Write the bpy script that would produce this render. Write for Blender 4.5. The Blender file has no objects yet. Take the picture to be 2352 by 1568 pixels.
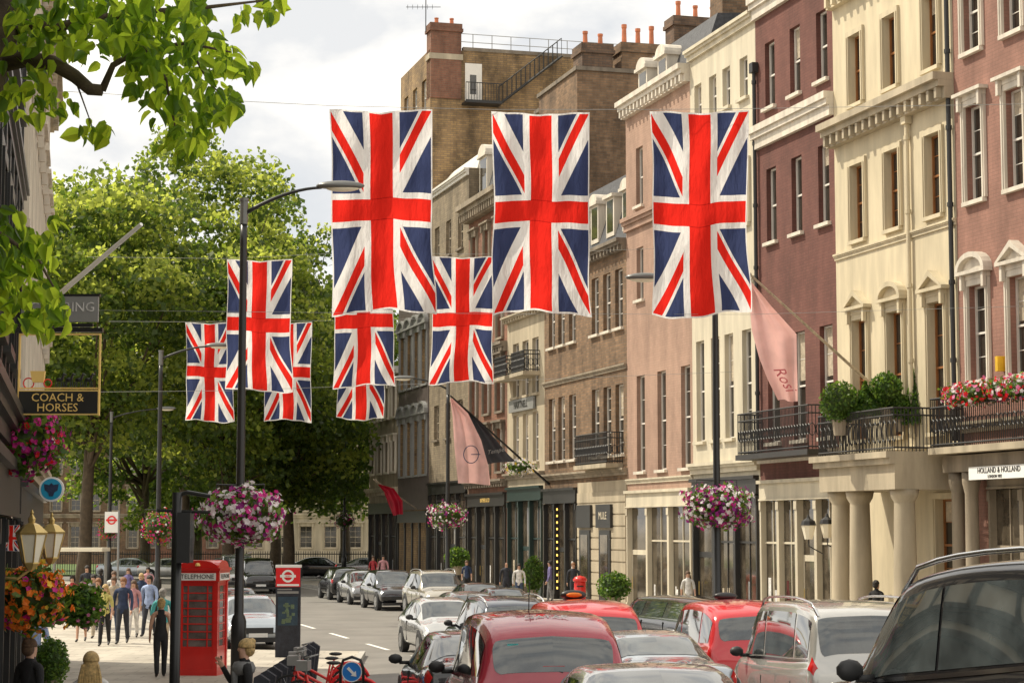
import bpy, bmesh, math, random
import numpy as np
from mathutils import Vector, Matrix
random.seed(7); RNG=np.random.default_rng(5)
SC=bpy.context.scene; COL=SC.collection
F=4573.0; PIT=math.atan(429/4573.0); CH=3.37
cp,sp=math.cos(PIT),math.sin(PIT)
R=math.radians; PI=math.pi
def ray(px,py):
    u=px-1176; v=784-py
    return u, F*cp-v*sp, F*sp+v*cp
def at(px,py,Y):
    u,dy,dz=ray(px,py); k=Y/dy
    return Vector((u*k,Y,CH+dz*k))
def gx(px,Y): return at(px,1300,Y).x
def zz(py,Y): return at(1176,py,Y).z
GP=[(-50,2.6),(0,2.3),(13,1.32),(17,.92),(22,.64),(32,.40),(44,.1),(60,0),(5000,0)]
def ground(X,Y):
    g=np.interp(Y,[a for a,b in GP],[b for a,b in GP])
    k=min(1,max(.15,(X+3.6)/1.0))
    return float(g*k)
def lk(Y): return float(np.interp(Y,[-30,30,40,53.5,54.5,74,125],[-2.6,-2.9,-3.4,-3.9,-8.3,-13.6,-27.4]))
def rk(Y): return float(np.interp(Y,[-30,25,50,125],[15.5,10.5,6.75,-14.2]))
# ---------------- materials
def nmat(name):
    m=bpy.data.materials.new(name); m.use_nodes=True
    nt=m.node_tree; b=nt.nodes['Principled BSDF']
    return m,nt,b
def mat(name,col,rough=.6,metal=0,var=.15,scale=2.0,bump=0,spec=.5,coat=0,emit=0,streak=False):
    m,nt,b=nmat(name)
    b.inputs['Roughness'].default_value=rough; b.inputs['Metallic'].default_value=metal
    b.inputs['Specular IOR Level'].default_value=spec
    b.inputs['Coat Weight'].default_value=coat; b.inputs['Coat Roughness'].default_value=.03
    tc=nt.nodes.new('ShaderNodeTexCoord'); mp=nt.nodes.new('ShaderNodeMapping')
    if streak: mp.inputs['Scale'].default_value=(1,1,.18)
    nz=nt.nodes.new('ShaderNodeTexNoise'); nz.inputs['Scale'].default_value=scale; nz.inputs['Detail'].default_value=7; nz.inputs['Roughness'].default_value=.6
    nt.links.new(tc.outputs['Object'],mp.inputs[0]); nt.links.new(mp.outputs[0],nz.inputs['Vector'])
    r=nt.nodes.new('ShaderNodeValToRGB')
    r.color_ramp.elements[0].position=.3; r.color_ramp.elements[1].position=.7
    r.color_ramp.elements[0].color=tuple(c*(1-var) for c in col)+(1,)
    r.color_ramp.elements[1].color=tuple(min(1,c*(1+var*.6)) for c in col)+(1,)
    nt.links.new(nz.outputs['Fac'],r.inputs[0]); nt.links.new(r.outputs[0],b.inputs['Base Color'])
    if emit:
        b.inputs['Emission Color'].default_value=tuple(col)+(1,); b.inputs['Emission Strength'].default_value=emit
    if bump:
        n2=nt.nodes.new('ShaderNodeTexNoise'); n2.inputs['Scale'].default_value=scale*12; n2.inputs['Detail'].default_value=4
        nt.links.new(tc.outputs['Object'],n2.inputs['Vector'])
        bp=nt.nodes.new('ShaderNodeBump'); bp.inputs['Strength'].default_value=bump; bp.inputs['Distance'].default_value=.03
        nt.links.new(n2.outputs['Fac'],bp.inputs['Height']); nt.links.new(bp.outputs[0],b.inputs['Normal'])
    return m
def brick(name,c1,c2,mo,sc=1.0,dirt=.45,flat=False,bw=.3,bh=.1):
    m,nt,b=nmat(name); b.inputs['Roughness'].default_value=.9
    L=nt.links.new
    tc=nt.nodes.new('ShaderNodeTexCoord'); 
    bt=nt.nodes.new('ShaderNodeTexBrick')
    if flat: L(tc.outputs['Object'],bt.inputs['Vector'])
    else:
        sx=nt.nodes.new('ShaderNodeSeparateXYZ'); L(tc.outputs['Object'],sx.inputs[0])
        ad=nt.nodes.new('ShaderNodeMath'); L(sx.outputs[0],ad.inputs[0]); L(sx.outputs[1],ad.inputs[1])
        cb=nt.nodes.new('ShaderNodeCombineXYZ'); L(ad.outputs[0],cb.inputs[0]); L(sx.outputs[2],cb.inputs[1]); L(cb.outputs[0],bt.inputs['Vector'])
    bt.inputs['Color1'].default_value=c1+(1,); bt.inputs['Color2'].default_value=c2+(1,); bt.inputs['Mortar'].default_value=mo+(1,)
    bt.inputs['Scale'].default_value=1; bt.inputs['Brick Width'].default_value=bw*sc; bt.inputs['Row Height'].default_value=bh*sc
    bt.inputs['Mortar Size'].default_value=.012*sc; bt.inputs['Bias'].default_value=-.1
    mp=nt.nodes.new('ShaderNodeMapping'); mp.inputs['Scale'].default_value=(.5,.5,.5 if flat else .2); L(tc.outputs['Object'],mp.inputs[0])
    nz=nt.nodes.new('ShaderNodeTexNoise'); nz.inputs['Scale'].default_value=1.4; nz.inputs['Detail'].default_value=10; nz.inputs['Roughness'].default_value=.72; L(mp.outputs[0],nz.inputs['Vector'])
    rp=nt.nodes.new('ShaderNodeValToRGB'); rp.color_ramp.elements[0].position=.36; rp.color_ramp.elements[1].position=.6
    rp.color_ramp.elements[0].color=(1-dirt,)*3+(1,); rp.color_ramp.elements[1].color=(1.1,1.1,1.1,1); L(nz.outputs['Fac'],rp.inputs[0])
    mx=nt.nodes.new('ShaderNodeMix'); mx.data_type='RGBA'; mx.blend_type='MULTIPLY'; mx.inputs[0].default_value=1
    L(bt.outputs['Color'],mx.inputs[6]); L(rp.outputs[0],mx.inputs[7]); L(mx.outputs[2],b.inputs['Base Color'])
    bp=nt.nodes.new('ShaderNodeBump'); bp.inputs['Strength'].default_value=.4; bp.inputs['Distance'].default_value=.02
    L(bt.outputs['Fac'],bp.inputs['Height']); bp.invert=True; L(bp.outputs[0],b.inputs['Normal'])
    return m
def leafmat(name,col,tr,mixf=.45):
    m,nt,b=nmat(name); nt.nodes.remove(b); L=nt.links.new
    out=nt.nodes['Material Output']
    d=nt.nodes.new('ShaderNodeBsdfPrincipled'); d.inputs['Roughness'].default_value=.45; d.inputs['Specular IOR Level'].default_value=.35
    t=nt.nodes.new('ShaderNodeBsdfTranslucent'); t.inputs[0].default_value=tr+(1,)
    tc=nt.nodes.new('ShaderNodeTexCoord'); nz=nt.nodes.new('ShaderNodeTexNoise'); nz.inputs['Scale'].default_value=1.5; L(tc.outputs['Object'],nz.inputs['Vector'])
    r=nt.nodes.new('ShaderNodeValToRGB'); r.color_ramp.elements[0].position=.3; r.color_ramp.elements[1].position=.7
    r.color_ramp.elements[0].color=tuple(c*.7 for c in col)+(1,); r.color_ramp.elements[1].color=tuple(c*1.25 for c in col)+(1,)
    L(nz.outputs['Fac'],r.inputs[0]); L(r.outputs[0],d.inputs['Base Color'])
    mx=nt.nodes.new('ShaderNodeMixShader'); mx.inputs[0].default_value=mixf
    L(d.outputs[0],mx.inputs[1]); L(t.outputs[0],mx.inputs[2]); L(mx.outputs[0],out.inputs[0])
    return m
def clothmat(name,col,mixf=.4):
    return leafmat(name,col,tuple(min(1,c*1.1) for c in col),mixf)
M={}
M['asphalt']=mat('asphalt',(.19,.178,.16),.7,var=.22,scale=.6,bump=.3)
M['paving']=brick('paving slabs',(.46,.42,.35),(.41,.37,.31),(.28,.25,.21),dirt=.25,flat=True,bw=.9,bh=.6)
M['kerb']=mat('kerb',(.42,.40,.36),.8,var=.2)
M['line']=mat('road paint',(.78,.77,.72),.7,var=.15)
M['lawn']=mat('lawn',(.09,.14,.03),.9,var=.4,scale=1)
M['cream']=mat('cream stucco',(.58,.50,.345),.75,var=.24,scale=1.6,streak=True,bump=.08)
M['cream2']=mat('pale stucco',(.58,.52,.395),.75,var=.24,scale=1.6,streak=True,bump=.08)
M['stone']=mat('portland stone',(.43,.365,.26),.8,var=.35,scale=1.5,streak=True,bump=.15)
M['stone_d']=mat('weathered stone',(.29,.24,.175),.85,var=.45,scale=1.5,streak=True,bump=.2)
M['stone_s']=mat('sooty stone',(.20,.165,.125),.85,var=.45,scale=1.5,streak=True,bump=.2)
M['white']=mat('white paint',(.74,.70,.63),.5,var=.08)
M['whitet']=mat('white trim',(.64,.58,.485),.6,var=.28,scale=2.5,streak=True)
M['pink']=brick('pink painted brick',(.39,.25,.185),(.36,.23,.17),(.34,.225,.165),dirt=.28)
M['maroon']=brick('maroon painted brick',(.165,.066,.05),(.14,.054,.042),(.13,.054,.042),dirt=.34)
M['rose']=brick('rose painted brick',(.31,.16,.12),(.28,.145,.108),(.26,.14,.105),dirt=.32)
M['yellowb']=brick('sooty yellow brick',(.35,.225,.10),(.22,.14,.07),(.18,.135,.09),sc=1.3,dirt=.62)
M['brownb']=brick('brown brick',(.26,.155,.085),(.15,.092,.052),(.17,.13,.09),sc=1.2,dirt=.55)
M['darkb']=brick('dark brick',(.19,.115,.07),(.11,.07,.048),(.11,.085,.065),sc=1.3,dirt=.55)
M['tanb']=brick('tan brick',(.30,.235,.155),(.22,.17,.11),(.2,.17,.125),sc=1.3,dirt=.5)
M['redb']=brick('red brick',(.26,.115,.07),(.19,.085,.055),(.19,.125,.085),sc=1.2,dirt=.45)
M['darkclad']=mat('dark purple grey cladding',(.10,.08,.075),.5,var=.2)
M['slate']=mat('slate',(.07,.07,.075),.6,var=.45,scale=7,bump=.3)
M['lead']=mat('lead grey',(.2,.2,.2),.6,var=.2)
M['terra']=mat('terracotta',(.55,.18,.08),.7,var=.25)
M['glass']=mat('window glass',(.045,.04,.032),.06,var=.5,scale=.9,spec=.9)
M['boxglass']=mat('telephone box glass',(.16,.13,.12),.06,var=.6,scale=3,spec=1)
M['shopglass']=mat('shop glass',(.09,.073,.052),.06,var=.75,scale=1.6,spec=.9)
M['wood']=mat('varnished sash wood',(.30,.12,.035),.5,var=.2)
M['black']=mat('black paint',(.016,.016,.016),.35,var=.2)
M['iron']=mat('black iron',(.02,.02,.02),.5,var=.2)
M['shopdark']=mat('dark shopfront paint',(.03,.029,.028),.35,var=.2)
M['shopgreen']=mat('dark green paint',(.02,.04,.036),.35,var=.2)
M['shopred']=mat('oxblood paint',(.09,.015,.015),.35,var=.2)
M['gold']=mat('gold leaf',(.9,.62,.2),.45,metal=0,var=.08)
M['brass']=mat('brass',(.65,.47,.17),.3,metal=.6,var=.2)
M['lantern']=mat('lantern glass',(.85,.79,.63),.25,var=.1)
M['glow']=mat('fairy lights',(1,.6,.12),.5,emit=2.0)
M['tel']=mat('telephone box red',(.66,.02,.015),.3,var=.1,coat=.4)
M['signred']=mat('sign red',(.75,.02,.025),.4,var=.05)
M['signblue']=mat('sign blue',(.01,.2,.65),.4,var=.05)
M['skyblue']=mat('bank blue',(.02,.32,.55),.4,var=.05)
M['mapblue']=mat('map blue',(.03,.06,.09),.4,var=.3,scale=9)
M['mapgreen']=mat('map green',(.12,.17,.10),.4,var=.3,scale=9)
M['signwhite']=mat('sign white',(.86,.86,.83),.4,var=.04)
M['grey']=mat('mid grey',(.25,.25,.24),.5,var=.1)
M['lampgrey']=mat('lamp grey',(.16,.16,.15),.35,metal=.4,var=.1)
M['tyre']=mat('tyre',(.018,.018,.018),.8,var=.2)
M['rim']=mat('alloy rim',(.45,.45,.46),.3,metal=.8,var=.1)
M['carglass']=mat('car glass',(.05,.06,.062),.03,var=.7,scale=2.5,spec=1.0,coat=1)
M['chrome']=mat('chrome',(.75,.75,.75),.12,metal=1,var=.03)
M['tail']=mat('tail lamp',(.5,.01,.01),.2,var=.1,coat=.5)
M['head']=mat('head lamp',(.75,.76,.78),.1,var=.05,coat=1)
M['plastic']=mat('black plastic',(.025,.025,.026),.55,var=.1)
M['plate']=mat('yellow plate',(.75,.55,.05),.4,var=.03)
M['platew']=mat('white plate',(.78,.78,.75),.4,var=.03)
for n,c,me in [('red',(.56,.02,.028),.1),('wine',(.36,.022,.045),.1),('silver',(.55,.55,.53),.6),('greyc',(.25,.25,.25),.6),('blackc',(.012,.012,.014),.2),('darkblue',(.04,.05,.07),.4),('bluesil',(.42,.46,.5),.6),('champ',(.46,.42,.34),.5),('whitec',(.52,.51,.48),.5)]:
    M['p_'+n]=mat('car paint '+n,c,.2,metal=me,var=.05,coat=1)
M['bark']=mat('bark',(.09,.065,.04),.9,var=.4,scale=4,bump=.4)
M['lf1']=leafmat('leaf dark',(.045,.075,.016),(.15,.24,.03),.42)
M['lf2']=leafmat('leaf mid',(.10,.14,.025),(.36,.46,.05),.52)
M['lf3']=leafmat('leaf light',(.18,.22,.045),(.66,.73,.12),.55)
M['ct1']=leafmat('broad leaf green',(.06,.125,.015),(.30,.5,.03),.5)
M['ct2']=leafmat('broad leaf bright',(.11,.20,.02),(.74,.95,.07),.68)
M['box']=leafmat('box leaf',(.05,.11,.02),(.15,.28,.03),.35)
M['boxl']=leafmat('box leaf light',(.11,.19,.03),(.3,.45,.05),.4)
for n,c in [('magenta',(.62,.03,.26)),('purple',(.26,.02,.2)),('whitefl',(.85,.8,.8)),('pinkfl',(.75,.22,.42)),('orange',(.9,.25,.03)),('redfl',(.72,.02,.03)),('yellowfl',(.8,.55,.05))]:
    M[n]=clothmat('petal '+n,c,.35)
M['pinkflag']=clothmat('pale pink cloth',(.76,.47,.44),.45)
M['darkflag']=clothmat('charcoal cloth',(.045,.047,.055),.1)
M['redflag']=clothmat('crimson cloth',(.4,.01,.03),.3)
M['script']=mat('faded red script',(.55,.12,.13),.8,var=.1)
M['skin']=mat('skin',(.55,.32,.22),.55,var=.06)
M['shoe']=mat('shoe leather',(.03,.025,.022),.5,var=.1)
for n,c in [('navy',(.03,.05,.11)),('jeans',(.07,.10,.18)),('blackcl',(.018,.018,.02)),('yellow',(.66,.6,.2)),('skyshirt',(.38,.48,.72)),('pinktop',(.6,.3,.32)),('teal',(.1,.5,.5)),('whitecl',(.75,.73,.7)),('beige',(.5,.42,.31)),('purplecl',(.2,.17,.36)),('greycl',(.22,.22,.22)),('cyan',(.12,.52,.62)),('redcl',(.5,.05,.06)),('suit',(.035,.038,.05))]:
    M[n]=mat('cloth '+n,c,.85,var=.4,scale=7,bump=.7)
for n,c in [('blonde',(.62,.42,.17)),('brunette',(.13,.07,.035)),('darkhair',(.02,.014,.01)),('greyhair',(.35,.33,.3)),('ginger',(.3,.13,.05))]:
    M[n]=mat('hair '+n,c,.5,var=.5,scale=25,bump=.6)
def flagmat():
    m,nt,b=nmat('union flag cloth'); nt.nodes.remove(b); L=nt.links.new
    def mm(op,a,b=None,c=None):
        n=nt.nodes.new('ShaderNodeMath'); n.operation=op
        for i,x in enumerate([a,b,c]):
            if x is None: continue
            if isinstance(x,(int,float)): n.inputs[i].default_value=x
            else: L(x,n.inputs[i])
        return n.outputs[0]
    uv=nt.nodes.new('ShaderNodeUVMap'); s=nt.nodes.new('ShaderNodeSeparateXYZ'); L(uv.outputs[0],s.inputs[0])
    X=mm('MULTIPLY',mm('SUBTRACT',s.outputs[1],.5),60.0); Yv=mm('MULTIPLY',mm('SUBTRACT',s.outputs[0],.5),-30.0)
    aX=mm('ABSOLUTE',X); aY=mm('ABSOLUTE',Yv)
    cw=mm('MAXIMUM',mm('LESS_THAN',aX,5.0),mm('LESS_THAN',aY,5.4))
    cr=mm('MAXIMUM',mm('LESS_THAN',aX,3.2),mm('LESS_THAN',aY,3.4))
    q=1/math.sqrt(5)
    d1=mm('MULTIPLY',mm('SUBTRACT',X,mm('MULTIPLY',Yv,2.0)),q); d2=mm('MULTIPLY',mm('ADD',X,mm('MULTIPLY',Yv,2.0)),q)
    sg=mm('SIGN',X)
    dw=mm('MAXIMUM',mm('LESS_THAN',mm('ABSOLUTE',d1),3.3),mm('LESS_THAN',mm('ABSOLUTE',d2),3.3))
    e1=mm('MULTIPLY',d1,sg); e2=mm('MULTIPLY',d2,sg)
    r1=mm('LESS_THAN',mm('ABSOLUTE',mm('ADD',e1,1.2)),1.25); r2=mm('LESS_THAN',mm('ABSOLUTE',mm('SUBTRACT',e2,1.2)),1.25)
    dr=mm('MULTIPLY',mm('MAXIMUM',r1,r2),mm('SUBTRACT',1.0,cw))
    hem=mm('MAXIMUM',mm('GREATER_THAN',aX,29.5),mm('GREATER_THAN',aY,14.65))
    white=mm('MAXIMUM',mm('MAXIMUM',cw,dw),hem); red=mm('MULTIPLY',mm('MAXIMUM',cr,dr),mm('SUBTRACT',1.0,hem))
    seam=mm('MULTIPLY',mm('LESS_THAN',mm('ABSOLUTE',mm('SUBTRACT',aX,3.2)),.12),mm('LESS_THAN',aY,3.4))
    def mixc(f,a,bb):
        n=nt.nodes.new('ShaderNodeMix'); n.data_type='RGBA'; L(f,n.inputs[0])
        for i,x in ((6,a),(7,bb)):
            if isinstance(x,tuple): n.inputs[i].default_value=x
            else: L(x,n.inputs[i])
        return n.outputs[2]
    c=mixc(white,(.05,.065,.15,1),(.88,.86,.84,1)); c=mixc(red,c,(.82,.03,.02,1)); c=mixc(seam,c,(.5,.015,.012,1))
    wn=nt.nodes.new('ShaderNodeTexNoise'); wn.inputs['Scale'].default_value=2.5; wn.inputs['Detail'].default_value=5
    tc=nt.nodes.new('ShaderNodeTexCoord'); mpp=nt.nodes.new('ShaderNodeMapping'); mpp.inputs['Scale'].default_value=(1.6,1,.5); L(tc.outputs['Object'],mpp.inputs[0]); L(mpp.outputs[0],wn.inputs['Vector'])
    rr=nt.nodes.new('ShaderNodeValToRGB'); rr.color_ramp.elements[0].position=.35; rr.color_ramp.elements[0].color=(.86,.86,.86,1); rr.color_ramp.elements[1].position=.65; L(wn.outputs['Fac'],rr.inputs[0])
    mu=nt.nodes.new('ShaderNodeMix'); mu.data_type='RGBA'; mu.blend_type='MULTIPLY'; mu.inputs[0].default_value=1; L(c,mu.inputs[6]); L(rr.outputs[0],mu.inputs[7]); c=mu.outputs[2]
    d=nt.nodes.new('ShaderNodeBsdfDiffuse'); t=nt.nodes.new('ShaderNodeBsdfTranslucent'); L(c,d.inputs[0]); L(c,t.inputs[0])
    wv=nt.nodes.new('ShaderNodeTexNoise'); wv.inputs['Scale'].default_value=5; wv.inputs['Detail'].default_value=5; L(mpp.outputs[0],wv.inputs['Vector'])
    bp=nt.nodes.new('ShaderNodeBump'); bp.inputs['Strength'].default_value=.7; bp.inputs['Distance'].default_value=.08; L(wv.outputs['Fac'],bp.inputs['Height'])
    L(bp.outputs[0],d.inputs['Normal']); L(bp.outputs[0],t.inputs['Normal'])
    mx=nt.nodes.new('ShaderNodeMixShader'); mx.inputs[0].default_value=.6
    L(d.outputs[0],mx.inputs[1]); L(t.outputs[0],mx.inputs[2]); L(mx.outputs[0],nt.nodes['Material Output'].inputs[0])
    return m
M['union']=flagmat()
# ---------------- object helpers
def tag(o,label,cat,group=None):
    o['label']=label; o['category']=cat
    if group: o['group']=group
    return o
def thing(name,label,cat,loc=(0,0,0),rz=0,group=None):
    o=bpy.data.objects.new(name,None); COL.objects.link(o); o.location=loc; o.rotation_euler=(0,0,rz)
    o.empty_display_size=.2
    return tag(o,label,cat,group)
def mesh_obj(name,me,parent=None,loc=(0,0,0)):
    o=bpy.data.objects.new(name,me); COL.objects.link(o); o.location=loc
    if parent: o.parent=parent
    return o
class MB:
    def __init__(s): s.v=[];s.f=[];s.m=[]
    def add(s,vs,fs,mi=0):
        k=len(s.v); s.v+= [tuple(v) for v in vs]; s.f+=[tuple(i+k for i in f) for f in fs]; s.m+=[mi]*len(fs); return s
    def box(s,x0,x1,y0,y1,z0,z1,mi=0):
        vs=[(x,y,z) for z in (z0,z1) for y in (y0,y1) for x in (x0,x1)]
        return s.add(vs,[(0,2,3,1),(4,5,7,6),(0,1,5,4),(2,6,7,3),(0,4,6,2),(1,3,7,5)],mi)
    def quad(s,a,b,c,d,mi=0): return s.add([a,b,c,d],[(0,1,2,3)],mi)
    def tube(s,pts,rs,n=8,mi=0):
        pts=[Vector(p) for p in pts]
        if not isinstance(rs,(list,tuple)): rs=[rs]*len(pts)
        vs=[];fs=[]
        up=None
        for i,p in enumerate(pts):
            d=(pts[min(i+1,len(pts)-1)]-pts[max(i-1,0)]).normalized()
            if up is None: up=Vector((0,0,1)) if abs(d.z)<.9 else Vector((1,0,0))
            a=d.cross(up)
            if a.length<1e-4: a=d.cross(Vector((0,1,0)))
            a.normalize(); b=a.cross(d).normalized(); up=b
            for k in range(n):
                t=2*PI*k/n; vs.append(p+(a*math.cos(t)+b*math.sin(t))*rs[i])
        for i in range(len(pts)-1):
            for k in range(n):
                fs.append((i*n+k,i*n+(k+1)%n,(i+1)*n+(k+1)%n,(i+1)*n+k))
        fs.append(tuple(range(n-1,-1,-1))); fs.append(tuple((len(pts)-1)*n+k for k in range(n)))
        return s.add(vs,fs,mi)
    def cyl(s,p0,p1,r0,r1=None,n=12,mi=0): return s.tube([p0,p1],[r0,r0 if r1 is None else r1],n,mi)
    def lathe(s,prof,c=(0,0,0),n=16,mi=0):
        vs=[];fs=[]
        for r,z in prof:
            for k in range(n):
                t=2*PI*k/n; vs.append((c[0]+r*math.cos(t),c[1]+r*math.sin(t),c[2]+z))
        for i in range(len(prof)-1):
            for k in range(n): fs.append((i*n+k,i*n+(k+1)%n,(i+1)*n+(k+1)%n,(i+1)*n+k))
        fs.append(tuple(range(n-1,-1,-1))); fs.append(tuple((len(prof)-1)*n+k for k in range(n)))
        return s.add(vs,fs,mi)
    def ell(s,c,r,n=12,mi=0,z0=-1,z1=1):
        m=max(4,n//2)
        a0=math.asin(z0); a1=math.asin(z1)
        vs=[];fs=[]
        for i in range(m+1):
            a=a0+(a1-a0)*i/m
            for k in range(n):
                t=2*PI*k/n; vs.append((c[0]+r[0]*max(1e-3,math.cos(a))*math.cos(t),c[1]+r[1]*max(1e-3,math.cos(a))*math.sin(t),c[2]+r[2]*math.sin(a)))
        for i in range(m):
            for k in range(n): fs.append((i*n+k,i*n+(k+1)%n,(i+1)*n+(k+1)%n,(i+1)*n+k))
        fs.append(tuple(range(n-1,-1,-1))); fs.append(tuple(m*n+k for k in range(n)))
        return s.add(vs,fs,mi)
    def prism(s,poly,a0,a1,axis='y',mi=0):
        n=len(poly); vs=[]
        for a in (a0,a1):
            for p,q in poly:
                vs.append((p,a,q) if axis=='y' else ((a,p,q) if axis=='x' else (p,q,a)))
        fs=[tuple(range(n)),tuple(range(2*n-1,n-1,-1))]+[(i,i+n,(i+1)%n+n,(i+1)%n) for i in range(n)]
        return s.add(vs,fs,mi)
    def mesh(s,name,mats,smooth=False,fix=True):
        me=bpy.data.meshes.new(name); me.from_pydata(s.v,[],s.f)
        for m in (mats if isinstance(mats,(list,tuple)) else [mats]): me.materials.append(m)
        me.polygons.foreach_set('material_index',s.m)
        if smooth: me.polygons.foreach_set('use_smooth',[True]*len(me.polygons))
        if fix:
            bm=bmesh.new(); bm.from_mesh(me); bmesh.ops.recalc_face_normals(bm,faces=bm.faces); bm.to_mesh(me); bm.free()
        me.update(); return me
    def build(s,name,mats,parent=None,smooth=False,loc=(0,0,0)):
        return mesh_obj(name,s.mesh(name,mats,smooth),parent,loc)
def text(body,size,loc,m,parent,rot=(PI/2,0,0),name='lettering',ext=.006,sx=1,shear=0):
    cu=bpy.data.curves.new(name,'FONT'); cu.body=body; cu.size=size; cu.extrude=ext; cu.align_x='CENTER'; cu.align_y='CENTER'; cu.resolution_u=2; cu.shear=shear
    t=bpy.data.objects.new('tmp',cu); COL.objects.link(t)
    dg=bpy.context.evaluated_depsgraph_get(); me=bpy.data.meshes.new_from_object(t.evaluated_get(dg))
    bpy.data.objects.remove(t); me.materials.clear(); me.materials.append(m)
    o=mesh_obj(name,me,parent,loc); o.rotation_euler=rot; o.scale=(sx,1,1)
    return o
def scatter_leaves(name,P,size,mats,parent=None,idx=None,aspect=.6,down=0.0,rng=RNG):
    n=len(P); P=np.asarray(P,float)
    t=rng.normal(size=(n,3)); t[:,2]-=down; t/=np.linalg.norm(t,axis=1)[:,None]
    b=rng.normal(size=(n,3))
    b-= (b*t).sum(1)[:,None]*t; b/=np.linalg.norm(b,axis=1)[:,None]+1e-9
    s=(size*rng.uniform(.6,1.3,n))[:,None]
    V=np.stack([P-t*s*.5,P+b*s*aspect*.5-t*s*.1,P+t*s*.5,P-b*s*aspect*.5-t*s*.1],1).reshape(-1,3)
    me=bpy.data.meshes.new(name); me.from_pydata(V.tolist(),[],np.arange(4*n).reshape(n,4).tolist())
    for m in mats: me.materials.append(m)
    if idx is None: idx=rng.integers(0,len(mats),n)
    me.polygons.foreach_set('material_index',np.asarray(idx,dtype=np.int32)); me.update()
    return mesh_obj(name,me,parent)
# ---------------- setting
def sheet(name,xl,xr,Ys,dz,m,nx=14):
    mb=MB(); vs=[];fs=[]
    for Y in Ys:
        a,b=xl(Y),xr(Y)
        for i in range(nx+1):
            x=a+(b-a)*i/nx; vs.append((x,Y,ground(x,Y)+dz))
    for j in range(len(Ys)-1):
        for i in range(nx):
            k=j*(nx+1)+i; fs.append((k,k+1,k+nx+2,k+nx+1))
    mb.add(vs,fs); me=mb.mesh(name,m,fix=False); o=mesh_obj(name,me); o['kind']='structure'; return o
YS=list(np.arange(-30,56,1.5))+[53.5,54.5]+list(np.arange(56,126,4))+[125]; YS=sorted(set(float(y) for y in YS))
def lfac(Y): return -6.2-.217*(Y-24)
sheet('ground',lambda Y:-900,lambda Y:900,[-60,-30,-10,0,13,22,32,44,60,150,400,1500],-.5,M['paving'],nx=2)
sheet('road',lambda Y:lk(Y)-.02,lambda Y:rk(Y)+.02,YS,0,M['asphalt'],nx=24)
sheet('pavement',lambda Y:lk(Y)-40,lambda Y:lk(Y),YS,.12,M['paving'],nx=80)
sheet('pavement',lambda Y:rk(Y),lambda Y:rk(Y)+60,YS,.12,M['paving'],nx=10)
for f,s in ((lk,-1),(rk,1)):
    mb=MB()
    for a,b in zip(YS[:-1],YS[1:]):
        xa,xb=f(a),f(b); ga,gb=ground(xa,a),ground(xb,b); i1=.15*s
        mb.quad((xa,a,ga-.05),(xb,b,gb-.05),(xb,b,gb+.125),(xa,a,ga+.125)); mb.quad((xa,a,ga+.125),(xb,b,gb+.125),(xb+i1,b,gb+.125),(xa+i1,a,ga+.125))
    o=mb.build('kerb',M['kerb']); o['kind']='structure'
sheet('square_road',lambda Y:-120,lambda Y:60,[125,130,136,142],.0,M['asphalt'],nx=6)
sheet('park_lawn',lambda Y:-120,lambda Y:60,[142,150,165,185],.1,M['lawn'],nx=6)
mb=MB()
for k in range(9):
    Y0=50+k*6.0
    c0=-5.2-.27*(Y0-62.5); c1=-5.2-.27*(Y0+3-62.5)
    mb.quad((c0-.07,Y0,ground(c0,Y0)+.006),(c0+.07,Y0,ground(c0,Y0)+.006),(c1+.07,Y0+3,ground(c1,Y0+3)+.006),(c1-.07,Y0+3,ground(c1,Y0+3)+.006))
for off in (.35,.6):
    for Y0 in np.arange(44,120,4.):
        a=rk(Y0)-off; b=rk(Y0+4)-off
        mb.quad((a-.04,Y0,ground(a,Y0)+.006),(a+.04,Y0,ground(a,Y0)+.006),(b+.04,Y0+4,ground(b,Y0+4)+.006),(b-.04,Y0+4,ground(b,Y0+4)+.006))
o=mb.build('road_markings',M['line']); o['kind']='structure'
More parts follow.
